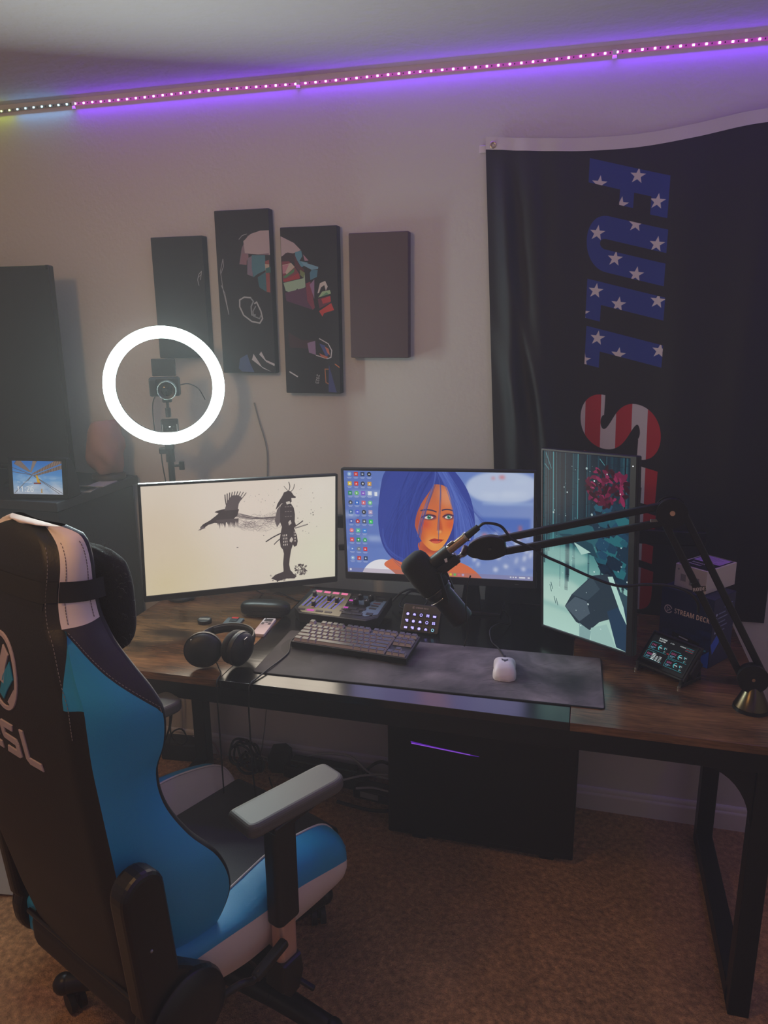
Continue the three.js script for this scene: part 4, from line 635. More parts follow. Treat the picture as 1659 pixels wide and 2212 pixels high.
{ // keyboard without number pad: dark key tops on pale translucent skirts
  const U = 0.01905, W = 18.25 * U + 0.012, D = 6.5 * U + 0.012;
  const t = thing('keyboard', 'dark mechanical keyboard with pale key sides on the mouse mat', 'keyboard', [-0.622, MAT, 0.498], -0.098);
  const tilt = new THREE.Group(); t.rotation.set(0.1, -0.098, 0, 'YXZ'); t.position.y += 0.0145;
  part(t, 'case', [rbox(W, 0.014, D, 0.004, [0, 0.004, 0]), rbox(W, 0.02, 0.006, 0.002, [0, 0.003, D / 2 - 0.003])], M(0x17181a, 0.5));
  for (const s of [-1, 1]) part(t, 'rear_foot', rbox(0.03, 0.018, 0.008, 0.002, [s * W * 0.38, -0.012, -D / 2 + 0.014]), blackPlastic);
  const skirt = M(0xb4a8a8, 0.5), topM = M(0x2a2b2e, 0.34);
  const cache = {};
  function keyGeo(u) {
    if (cache[u]) return cache[u];
    const w = u * U - 0.0008, d = U - 0.0008, hw = w / 2, hd = d / 2, tw = w / 2 - 0.0026, td = d / 2 - 0.0029, h = 0.0085, sh = 0.0008;
    const v = [[-hw, 0, hd], [hw, 0, hd], [hw, 0, -hd], [-hw, 0, -hd], [-tw, h, td - sh], [tw, h, td - sh], [tw, h, -td - sh], [-tw, h, -td - sh]];
    const f = [[0, 1, 5, 4], [1, 2, 6, 5], [2, 3, 7, 6], [3, 0, 4, 7]], pos = []; for (const [a, b, c, d2] of f) for (const i of [a, b, c, a, c, d2]) pos.push(...v[i]);
    const g = new THREE.BufferGeometry(); g.setAttribute('position', new THREE.Float32BufferAttribute(pos, 3)); g.setAttribute('uv', new THREE.Float32BufferAttribute(new Float32Array(pos.length / 3 * 2), 2)); g.computeVertexNormals();
    const top = rbox(tw * 2 + 0.0012, 0.0016, td * 2 + 0.0012, 0.0007, [0, h + 0.0002, -sh], undefined, 1);
    return (cache[u] = [g, top]);
  }
  const put = (x, row, u) => { const [g, top] = keyGeo(u), k = finish(new THREE.Mesh(g, skirt)); k.name = 'key'; k.position.set(-18.25 * U / 2 + (x + u / 2) * U, 0.0125, -D / 2 + 0.006 + (row + 0.5) * U); const c = finish(new THREE.Mesh(top, topM)); c.name = 'key_top'; k.add(c); t.add(k); };
  const run = (row, x, list) => { for (const u of list) { if (u > 0) put(x, row, u); x += Math.abs(u); } };
  run(0, 0, [1, -1, 1, 1, 1, 1, -0.5, 1, 1, 1, 1, -0.5, 1, 1, 1, 1, -0.25, 1, 1, 1]);
  run(1.5, 0, [...Array(13).fill(1), 2, -0.25, 1, 1, 1]); run(2.5, 0, [1.5, ...Array(12).fill(1), 1.5, -0.25, 1, 1, 1]);
  run(3.5, 0, [1.75, ...Array(11).fill(1), 2.25]); run(4.5, 0, [2.25, ...Array(10).fill(1), 2.75, -1.25, 1]); run(5.5, 0, [1.25, 1.25, 1.25, 6.25, 1.25, 1.25, 1.25, 1.25, -0.25, 1, 1, 1]);
  worldPart(t, 'cord', tube([[-0.805, MAT + 0.006, 0.455], [-0.822, MAT + 0.004, 0.50], [-0.815, MAT + 0.003, 0.54], [-0.80, MAT + 0.003, 0.585], [-0.803, MAT + 0.003, 0.64], [-0.812, MAT + 0.004, 0.70], [-0.822, DY + 0.004, 0.755], [-0.828, DY + 0.002, 0.785], [-0.830, DY - 0.02, 0.796], [-0.832, DY - 0.1, 0.797], [-0.832, 0.45, 0.79], [-0.822, 0.25, 0.76], [-0.80, 0.1, 0.71], [-0.79, 0.02, 0.66], [-0.82, 0.004, 0.60], [-0.95, 0.004, 0.35], [-1.10, 0.004, 0.12]], 0.0023, 120), cordM);
}
{ // audio mixer
  const t = thing('audio_mixer', 'black desktop audio mixer with lit pink buttons and faders behind the keyboard', 'audio mixer', [-0.737, DY, 0.278]);
  t.rotation.set(0.13, -0.07, 0, 'YXZ'); t.position.y += 0.031;
  const w = 0.288, d = 0.168, ch = 0.03, sh = shapeOf([[-w / 2, d / 2], [w / 2, d / 2], [w / 2, -d / 2 + ch], [w / 2 - ch, -d / 2], [-w / 2 + ch, -d / 2], [-w / 2, -d / 2 + ch]]);
  part(t, 'case', place(extrude(sh, 0.034, 0.003, 2), [0, -0.020, 0], [-Math.PI / 2, 0, 0]), M(0x202224, 0.5));
  part(t, 'rear_stand', [rbox(w * 0.8, 0.026, 0.02, 0.004, [0, -0.024, -d / 2 + 0.024], [-0.2, 0, 0])], M(0x131416, 0.6));
  const top = 0.0145, flat = (g, x, z, y = top) => place(g, [x, y, z], [-Math.PI / 2, 0, 0]);
  part(t, 'fader_panel', flat(extrude(shapeOf([[-0.128, 0.076], [0.002, 0.076], [0.020, -0.078], [-0.11, -0.078], [-0.135, -0.052]]), 0.002, 0.0005), 0.004, 0, top - 0.0015), M(0x8d8b72, 0.5), 'pale olive fader panel');
  part(t, 'dark_panel', flat(extrude(shapeOf([[0.004, 0.076], [0.138, 0.076], [0.138, -0.05], [0.11, -0.078], [0.022, -0.078]]), 0.002, 0.0005), 0.003, 0, top - 0.0016), M(0x1b1c20, 0.35));
  part(t, 'side_panel', [flat(extrude(shapeOf([[0.09, 0.05], [0.136, 0.05], [0.136, -0.04], [0.1, -0.06], [0.082, -0.05]]), 0.0012, 0.0003), 0.002, 0, top), flat(extrude(shapeOf([[0.035, 0.07], [0.078, 0.07], [0.07, 0.01], [0.03, 0.01]]), 0.0012, 0.0003), 0.002, 0, top)], M(0x5a7187, 0.5), 'faded blue picture panel');
  const pink = glow([1.0, 0.22, 0.42], 0.85), magenta = glow([0.9, 0.1, 0.7], 0.6), violet = glow([0.24, 0.2, 0.85], 0.55), grey = M(0x48454a, 0.5);
  for (let i = 0; i < 4; i++) {
    const x = -0.108 + i * 0.031;
    part(t, 'scribble_display', rbox(0.022, 0.003, 0.011, 0.001, [x, top + 0.001, -0.066], undefined, 1), pink, 'lit pink display');
    part(t, 'fader_slot', rbox(0.003, 0.002, 0.083, 0.0008, [x - 0.002, top + 0.0008, -0.002], [0, -0.12, 0], 1), M(0x08080a, 0.5));
    for (const s of [-1, 1]) part(t, 'level_strip', rbox(0.004, 0.0016, 0.075, 0.0006, [x - 0.002 + s * 0.008, top + 0.0008, 0.002], [0, -0.12, 0], 1), violet, 'violet lit strip');
    const fz = [-0.028, 0.034, -0.012, -0.004][i], f = part(t, 'fader_cap', [place(lathe([[0, 0], [0.0075, 0], [0.006, 0.008], [0.0062, 0.017], [0, 0.017]], undefined, undefined, 4), [x - fz * 0.12 - 0.002, top + 0.002, fz], [0, Math.PI / 4, 0], [1.2, 1, 1.0])], M(0x1a1b1e, 0.35));
    part(f, 'cap_top', rbox(0.0105, 0.002, 0.0105, 0.0008, [x - fz * 0.12 - 0.002, top + 0.0195, fz], undefined, 1), M(0xb8b6b0, 0.25, 0.5));
    part(f, 'cap_light', rbox(0.010, 0.002, 0.003, 0.0006, [x - fz * 0.12 - 0.002, top + 0.004, fz + 0.011], undefined, 1), glow([0.9, 0.45, 0.2], 0.4));
    part(t, 'mute_button', rbox(0.024, 0.003, 0.009, 0.001, [x - 0.006, top + 0.001, 0.062], undefined, 1), i === 1 ? magenta : grey, i === 1 ? 'lit magenta button' : undefined);
  }
  for (let i = 0; i < 8; i++) part(t, 'side_button', rbox(0.017, 0.003, 0.007, 0.001, [0.026 - (i > 5 ? 0.002 : 0) - i * 0.0006, top + 0.001, -0.068 + i * 0.0125 + (i > 4 ? 0.024 : 0)], undefined, 1), i === 3 || i === 5 ? magenta : grey, i === 3 || i === 5 ? 'lit magenta button' : undefined);
  for (const [x, z] of [[0.050, -0.045], [0.086, -0.045], [0.046, -0.012], [0.084, -0.012]]) { const k = part(t, 'knob', lathe([[0, 0], [0.010, 0], [0.009, 0.018], [0.007, 0.020], [0, 0.020]], [x, top, z], undefined, 20), M(0x0e0f11, 0.5)); part(k, 'pointer', rbox(0.0016, 0.001, 0.007, 0.0003, [x, top + 0.0203, z + 0.004], undefined, 1), M(0xcfcfcf, 0.4)); }
  for (const [x, z, ww] of [[0.046, 0.020, 0.030], [0.080, 0.020, 0.022], [0.062, 0.036, 0.026], [0.040, 0.052, 0.034], [0.074, 0.052, 0.034], [0.112, 0.044, 0.022]]) part(t, 'sample_pad', rbox(ww, 0.0035, 0.014, 0.001, [x, top + 0.001, z], undefined, 1), M(0x2b2b30, 0.4));
  for (let i = 0; i < 5; i++) part(t, 'effect_button', rbox(0.024, 0.003, 0.009, 0.001, [0.116 - i * 0.0015, top + 0.0012, -0.06 + i * 0.017], undefined, 1), M([0x33343a, 0x33343a, 0x5a3a44, 0x33343a, 0x33343a][i], 0.4));
  worldPart(t, 'cord', tube([[-0.60, DY + 0.02, 0.15], [-0.57, DY + 0.05, 0.14], [-0.53, DY + 0.06, 0.13], [-0.48, DY + 0.04, 0.14], [-0.50, DY + 0.01, 0.18], [-0.57, DY + 0.012, 0.17], [-0.55, DY + 0.04, 0.10], [-0.49, DY + 0.03, 0.09], [-0.46, DY + 0.05, 0.12], [-0.47, DY + 0.01, 0.06], [-0.52, DY + 0.004, 0.03]], 0.0035, 90), cordM);
}
{ // macro key pad on its stand
  const t = thing('macro_keypad', 'small black key pad with fifteen violet lit icon keys under the microphone', 'key pad', [-0.463, DY, 0.335]);
  t.rotation.set(0, -0.06, 0, 'YXZ');
  const tl = 0.62, rot = [-tl, 0, 0], W = 0.122, H = 0.088, m4 = new THREE.Matrix4().compose(V(0, 0.042, -0.004), new THREE.Quaternion().setFromEuler(new THREE.Euler(...rot)), V(1, 1, 1));
  const lay = (g) => g.applyMatrix4(m4);
  part(t, 'case', lay(extrude(roundShape(W, H, 0.008), 0.02, 0.002, 2, [0, 0, -0.02])), M(0x121214, 0.45));
  part(t, 'stand', [rbox(0.09, 0.006, 0.05, 0.002, [0, 0.003, -0.03]), bar([0, 0.004, -0.05], [0, 0.055, -0.022], 0.08, 0.006)], M(0x0c0c0e, 0.5));
  const key = extrude(roundShape(0.0155, 0.0155, 0.0035), 0.003, 0.0008, 1), R = rng(51);
  for (let r = 0; r < 3; r++) for (let c = 0; c < 5; c++) {
    const x = -0.043 + c * 0.0215, y = 0.010 - r * 0.0215;
    const icon = canvas(64, 64, (q) => { q.fillStyle = '#0c0a18'; q.fillRect(0, 0, 64, 64); q.fillStyle = q.strokeStyle = r === 2 && c === 4 ? '#7ab8c8' : '#a9a0ff'; q.lineWidth = 7; const k = (r * 5 + c) % 6; q.shadowColor = q.fillStyle; 
      if (k === 0) { q.beginPath(); q.arc(32, 32, 20, 0, 7); q.fill(); } else if (k === 1) { q.beginPath(); q.arc(32, 36, 20, Math.PI, 0); q.fill(); q.fillRect(12, 38, 40, 8); } else if (k === 2) { q.beginPath(); q.arc(32, 30, 17, 0, 7); q.stroke(); q.fillRect(20, 44, 24, 9); } else if (k === 3) { q.fillRect(12, 14, 17, 17); q.fillRect(34, 14, 17, 17); q.fillRect(12, 36, 17, 14); q.fillRect(36, 36, 17, 14); } else if (k === 4) { q.fillRect(10, 20, 44, 26); } else { q.fillRect(10, 12, 42, 20); q.fillRect(24, 34, 30, 12); } });
    const kk = part(t, 'icon_key', lay(place(key.clone(), [x, y, -0.0005])), M(0x0b0b10, 0.2));
    part(kk, 'icon_screen', lay(place(new THREE.PlaneGeometry(0.0142, 0.0142), [x, y, 0.0026])), screenMat(icon, 1.9, 0.2));
  }
  const label = canvas(256, 48, (q, w, h) => { q.fillStyle = '#121214'; q.fillRect(0, 0, w, h); q.strokeStyle = q.fillStyle = '#a48f8a'; q.lineWidth = 4; q.beginPath(); q.arc(28, 24, 15, 0.5, 6.0); q.stroke(); q.beginPath(); q.moveTo(23, 15); q.lineTo(38, 24); q.lineTo(23, 33); q.fill(); q.font = 'bold 26px sans-serif'; q.fillText('STREAM DECK', 54, 33, 190); });
  part(t, 'brand_print', lay(place(new THREE.PlaneGeometry(0.062, 0.0116), [-0.004, 0.032, 0.0003])), M(0xffffff, 0.5, 0, { map: label }));
}
{ // mouse
  const t = thing('computer_mouse', 'white computer mouse with a small dark emblem on the mouse mat', 'mouse', [-0.180, MAT, 0.556], 0.1);
  const prof = (z) => ({ hw: smoothTable([-0.062, -0.056, -0.03, 0.0, 0.03, 0.054, 0.062], [0.018, 0.0275, 0.0305, 0.0285, 0.0315, 0.026, 0.012])(z), h: smoothTable([-0.062, -0.05, -0.02, 0.012, 0.04, 0.058, 0.062], [0.010, 0.019, 0.031, 0.037, 0.030, 0.014, 0.006])(z) });
  const shell = sheet(36, 40, (u, v) => { const z = lerp(-0.062, 0.062, v), { hw, h } = prof(z), a = Math.PI * (1 - u), c = Math.cos(a), s = Math.sin(a), e = 0.62; return [Math.sign(c) * Math.pow(Math.abs(c), e) * hw, Math.pow(s, 0.75) * h + 0.001, z]; }, true);
  const end = (z, f) => { const { hw, h } = prof(z); return sheet(24, 4, (u, v) => { const a = Math.PI * (1 - u), c = Math.cos(a), s = Math.sin(a); return [Math.sign(c) * Math.pow(Math.abs(c), 0.62) * hw * v, Math.pow(s, 0.75) * h * v + 0.001, z]; }, f); };
  const white = M(0xdcd4d6, 0.4);
  part(t, 'shell', [shell, end(-0.062, false), end(0.062, true)], white);
  part(t, 'base', place(extrude(roundShape(0.055, 0.118, 0.02), 0.0016), [0, 0.0002, 0], [-Math.PI / 2, 0, 0]), blackPlastic);
  part(t, 'scroll_wheel', cyl(0.0095, 0.0095, 0.007, [0, 0.0215, -0.036], [0, 0, Math.PI / 2]), M(0x26262a, 0.6));
  part(t, 'button_seam', box(0.0008, 0.001, 0.03, [0, 0.0255, -0.046], [-0.6, 0, 0]), M(0x555055, 0.7));
  const zz = 0.008, y0 = prof(zz).h + 0.0015; const mouse = t; part(t, 'emblem', [place(extrude(shapeOf([[-0.009, 0.008], [-0.003, 0.003], [0.003, 0.003], [0.009, 0.008], [0.008, -0.002], [0.003, -0.004], [0.0, -0.011], [-0.003, -0.004], [-0.008, -0.002]]), 0.0008), [0, y0 - 0.0004, zz], [-Math.PI / 2 - 0.02, 0, 0])], M(0x2b272c, 0.5));
  worldPart(t, 'cord', tube([[-0.187, MAT + 0.012, 0.496], [-0.195, MAT + 0.006, 0.46], [-0.215, MAT + 0.003, 0.41], [-0.24, DY + 0.003, 0.36], [-0.25, DY + 0.02, 0.31], [-0.225, DY + 0.025, 0.27], [-0.20, DY + 0.004, 0.22], [-0.22, DY + 0.004, 0.12], [-0.28, DY + 0.003, 0.06]], 0.0019, 60), cordM);
}
{ // headphones lying on their side
  const t = thing('headphones', 'black over-ear headphones lying at the front of the brown board', 'headphones', [-0.945, DY, 0.668]);
  const dk = M(0x131416, 0.48), pad = M(0x101012, 0.8);
  const cup = (x, z, turn, tiltX) => {
    const m = new THREE.Matrix4().compose(V(x, 0.0575, z), new THREE.Quaternion().setFromEuler(new THREE.Euler(tiltX, turn, 0, 'YXZ')), V(1.2, 1.12, 1.1));
    const c = part(t, 'ear_cup', place(lathe([[0, 0.022], [0.020, 0.021], [0.034, 0.016], [0.042, 0.007], [0.044, -0.004], [0.040, -0.008], [0, -0.008]], undefined, undefined, 40), [0, 0, 0], [Math.PI / 2, 0, 0]).applyMatrix4(m), dk);
    part(c, 'ear_cushion', place(new THREE.TorusGeometry(0.030, 0.0125, 14, 36), [0, 0, -0.018], [0, 0, 0], [1, 1, 1.05]).applyMatrix4(m), pad);
    part(c, 'cup_ring', place(new THREE.TorusGeometry(0.0425, 0.0016, 8, 40), [0, 0, 0.006]).applyMatrix4(m), M(0x35373a, 0.25, 0.4));
    return c;
  };
  cup(-0.048, 0.062, 0.42, -0.22); cup(0.048, 0.030, 1.36, 0.05);
  const N = 60, arc = (u) => { const a = lerp(-0.12, Math.PI + 0.12, u); return [-0.014 - 0.077 * Math.cos(a), -0.012 - 0.082 * Math.sin(a) ]; };
  part(t, 'headband', [sheet(N, 6, (u, v) => { const [x, z] = arc(u), a = v * Math.PI * 2, q = arc(Math.min(1, u + 0.01)), p = arc(Math.max(0, u - 0.01)), dx = q[0] - p[0], dz = q[1] - p[1], L = Math.hypot(dx, dz), nx = -dz / L, nz = dx / L, wd = 0.016 * (0.75 + 0.25 * Math.sin(Math.PI * u)); return [x + nx * Math.cos(a) * 0.0045, 0.062 + Math.sin(a) * wd, z + nz * Math.cos(a) * 0.0045]; })], dk);
  part(t, 'band_padding', sheet(N, 8, (u, v) => { const [x, z] = arc(lerp(0.2, 0.8, u)), cx = -0.014, cz = -0.015, k = 0.93, a = v * Math.PI * 2; const X = cx + (x - cx) * k, Z = cz + (z - cz) * k; return [X + Math.cos(a) * 0.004, 0.062 + Math.sin(a) * 0.012, Z + Math.cos(a) * 0.004]; }), pad);
  for (const [a, b] of [[[-0.092, 0.062, -0.004], [-0.086, 0.055, 0.048]], [[0.064, 0.062, -0.004], [0.068, 0.056, 0.03]]]) part(t, 'yoke_arm', [bar(a, b, 0.008, 0.024, 0.003)], dk);
  for (const p of [[-0.072, 0.085, 0.074], [0.07, 0.085, 0.036]]) part(t, 'slider_trim', rbox(0.004, 0.016, 0.02, 0.0015, p), M(0x9a9a96, 0.2, 0.9));
  worldPart(t, 'cord', tube([[-0.962, DY + 0.014, 0.715], [-0.945, DY + 0.008, 0.735], [-0.93, DY + 0.003, 0.755], [-0.925, DY + 0.002, 0.785], [-0.924, DY - 0.02, 0.795], [-0.924, DY - 0.2, 0.795], [-0.927, 0.35, 0.79], [-0.93, 0.16, 0.785], [-0.935, 0.03, 0.77], [-0.96, 0.004, 0.70], [-1.08, 0.004, 0.45], [-1.20, 0.004, 0.2]], 0.0021, 100), cordM);
}
{ // things on the left board
  const t = thing('eyeglass_case', 'black hard eyeglass case behind the headphones', 'eyeglass case', [-0.985, DY, 0.325], 0.12);
  const half = (top) => { const g = new THREE.SphereGeometry(1, 40, 20), p = g.attributes.position; for (let i = 0; i < p.count; i++) { let x = p.getX(i), y = p.getY(i), z = p.getZ(i); const sq = (v, e) => Math.sign(v) * Math.pow(Math.abs(v), e); x = sq(x, 0.62) * 0.083; z = sq(z, 0.7) * 0.031; y = sq(y, 0.6); y = top ? Math.max(y, 0.02) * 0.027 + 0.026 : Math.min(y, -0.02) * 0.0255 + 0.0258; p.setXYZ(i, x, y, z); } g.computeVertexNormals(); return g; };
  part(t, 'lid', half(true), M(0x1a1c1d, 0.42)); part(t, 'tray', half(false), M(0x15171a, 0.5));
  const k = thing('lens_cap', 'small round black cap with a silver pinch bar left of the memory card case', 'cap', [-1.154, DY, 0.425], 0.2);
  part(k, 'disc', lathe([[0, 0], [0.0215, 0], [0.0225, 0.002], [0.0225, 0.010], [0.021, 0.012], [0, 0.012]]), blackPlastic);
  part(k, 'pinch_bar', [rbox(0.02, 0.003, 0.006, 0.001, [0, 0.013, 0]), rbox(0.036, 0.002, 0.014, 0.0008, [0, 0.0122, 0])], M(0x9d9f9c, 0.25, 0.7));
  const c = thing('memory_card_case', 'clear plastic memory card case with a red label on the brown board', 'card case', [-1.062, DY, 0.405], 0.1);
  part(c, 'plastic_case', rbox(0.056, 0.007, 0.05, 0.002, [0, 0.0036, 0]), P(0x8c979c, 0.15, { transmission: 0.55, thickness: 0.006, ior: 1.4 }));
  part(c, 'memory_card', rbox(0.024, 0.0022, 0.032, 0.0006, [0.0, 0.0083, -0.006]), M(0x3a4044, 0.4)); part(c, 'red_label', rbox(0.022, 0.0008, 0.011, 0.0002, [0.0, 0.0098, -0.016]), M(0xc8302c, 0.5));
  const r = thing('remote_control', 'slim white remote control with grey buttons lying on the brown board', 'remote control', [-0.945, DY, 0.428], 0.10);
  part(r, 'body', place(extrude(roundShape(0.04, 0.128, 0.005), 0.010, 0.002, 2), [0, 0, 0], [-Math.PI / 2, 0, 0]), M(0xd9c9c9, 0.4));
  part(r, 'display', rbox(0.026, 0.0012, 0.02, 0.0005, [0, 0.0103, -0.045]), M(0x575354, 0.3));
  for (const [x, z, w, h] of [[-0.011, -0.018, 0.008, 0.016], [0.011, -0.018, 0.008, 0.016], [0, -0.026, 0.01, 0.006]]) part(r, 'button', rbox(w, 0.002, h, 0.0009, [x, 0.0103, z]), M(0x6d6667, 0.5));
  part(r, 'screw_dot', cyl(0.002, 0.002, 0.001, [-0.013, 0.0103, -0.059]), M(0x57514f, 0.4));
}

// ---------------------------------------------------------------- boom arm and microphone
const BZ = 0.612;
{
  const t = thing('boom_arm', 'black double-bar microphone boom arm on a metal cone at the right of the desk', 'boom arm', [0, 0, 0]);
  const m = M(0x111214, 0.42, 0.2), J = [0.43, 0.836, BZ - 0.004], E = [0.206, 1.247, BZ], H = [-0.212, 1.138, BZ + 0.02];
  part(t, 'base_cone', lathe([[0, 0], [0.040, 0], [0.0405, 0.006], [0.016, 0.060], [0.0, 0.060]], [0.43, DY + 0.004, BZ - 0.004]), M(0x57503f, 0.27, 1.0));
  part(t, 'base_ring', cyl(0.042, 0.043, 0.008, [0.43, DY + 0.004, BZ - 0.004]), m);
  part(t, 'base_post', cyl(0.012, 0.012, 0.03, [0.43, DY + 0.07, BZ - 0.004]), m);
  part(t, 'shoulder_joint', [cyl(0.033, 0.033, 0.026, [J[0] - 0.006, J[1] + 0.008, J[2]], [Math.PI / 2, 0, 0]), cyl(0.036, 0.036, 0.006, [J[0] - 0.006, J[1] + 0.008, J[2] + 0.014], [Math.PI / 2, 0, 0]), bar([J[0] - 0.01, J[1] - 0.01, J[2]], [J[0] + 0.006, J[1] - 0.036, J[2]], 0.03, 0.028, 0.006)], m);
  part(t, 'pivot_screw', cyl(0.004, 0.004, 0.004, [J[0] - 0.006, J[1] + 0.008, J[2] + 0.018], [Math.PI / 2, 0, 0]), M(0xb8a088, 0.25, 1));
  const dir = (a, b) => { const d = V(...b).sub(V(...a)).normalize(); return [d, V(-d.y, d.x, 0).normalize()]; };
  for (const [a, b, g1, g2, name] of [[J, E, 0.024, 0.024, 'lower_bar'], [E, H, 0.0205, 0.0165, 'upper_bar']]) {
    const [d, n] = dir(a, b);
    for (const s of [-1, 1]) { const A = V(...a).addScaledVector(n, s * g1), B = V(...b).addScaledVector(n, s * g2); const off = name === 'lower_bar' ? -0.016 : 0.0; part(t, name, bar([A.x, A.y, A.z + off], [B.x, B.y, B.z + off], 0.0172, 0.0172, 0.003), m); }
  }
  part(t, 'elbow_joint', [cyl(0.034, 0.034, 0.024, E, [Math.PI / 2, 0, 0]), cyl(0.036, 0.036, 0.006, [E[0], E[1], E[2] + 0.014], [Math.PI / 2, 0, 0]), cyl(0.036, 0.036, 0.006, [E[0], E[1], E[2] - 0.020], [Math.PI / 2, 0, 0])], m);
  part(t, 'pivot_screw', cyl(0.006, 0.006, 0.004, [E[0] + 0.001, E[1] + 0.002, E[2] + 0.018], [Math.PI / 2, 0, 0]), M(0xe0b898, 0.3, 0.7));
  part(t, 'head_joint', [place(extrude((() => { const s = new THREE.Shape(); s.moveTo(0.045, 0.020); s.quadraticCurveTo(0.0, 0.045, -0.045, 0.016); s.lineTo(-0.058, -0.004); s.quadraticCurveTo(-0.05, -0.022, -0.03, -0.024); s.quadraticCurveTo(0.0, -0.040, 0.045, -0.020); s.closePath(); return s; })(), 0.024, 0.003, 2), [H[0] - 0.012, H[1] - 0.002, H[2] - 0.012], [0, 0, 0.16])], m);
  part(t, 'pivot_screw', cyl(0.004, 0.004, 0.005, [H[0] - 0.006, H[1] - 0.001, H[2] + 0.0135], [Math.PI / 2, 0, 0]), M(0x4c4c4c, 0.3, 0.8));
  part(t, 'swivel_nut', [place(lathe([[0, 0], [0.013, 0], [0.014, 0.004], [0.013, 0.012], [0, 0.012]], undefined, undefined, 24), [H[0] - 0.066, H[1] - 0.014, H[2] + 0.004], [0.5, 0, 1.2])], M(0x3a2226, 0.4, 0.4));
  part(t, 'swivel_stud', [rod([H[0] - 0.062, H[1] - 0.014, H[2]], [H[0] - 0.092, H[1] - 0.036, H[2] + 0.002], 0.006), rod([H[0] - 0.066, H[1] - 0.016, H[2]], [H[0] - 0.078, H[1] - 0.026, H[2]], 0.0085)], chrome);
  // lettering RØDE on the lower front bar
  const dl = V(...E).sub(V(...J)).normalize(), n = V(-dl.y, dl.x, 0), P0 = V(...J).addScaledVector(V(...E).sub(V(...J)), 0.575).addScaledVector(n, 0.024);
  const lt = canvas(256, 96, (q, w, h) => { q.fillStyle = '#111214'; q.fillRect(0, 0, w, h); q.fillStyle = '#cfc6c0'; q.font = 'bold 84px serif'; q.textAlign = 'center'; q.fillText('RØDE', w / 2, 78, 244); });
  part(t, 'cable_clip', place(rbox(0.019, 0.030, 0.019, 0.003), [P0.x, P0.y, BZ - 0.018], [0, 0, 0.50]), m);
  part(t, 'brand_print', place(new THREE.PlaneGeometry(0.031, 0.0135), [P0.x + 0.005, P0.y - 0.003, BZ - 0.0072], [0, 0, 0.2]), M(0xffffff, 0.5, 0, { map: lt }));
  part(t, 'cable_clip', rbox(0.016, 0.02, 0.02, 0.003, [-0.10, 1.146, BZ + 0.016], [0, 0, 0.2]), m);
  part(t, 'tie_strap', rbox(0.02, 0.012, 0.012, 0.002, [0.17, 1.222, BZ + 0.004]), M(0x6a6a66, 0.5));
}
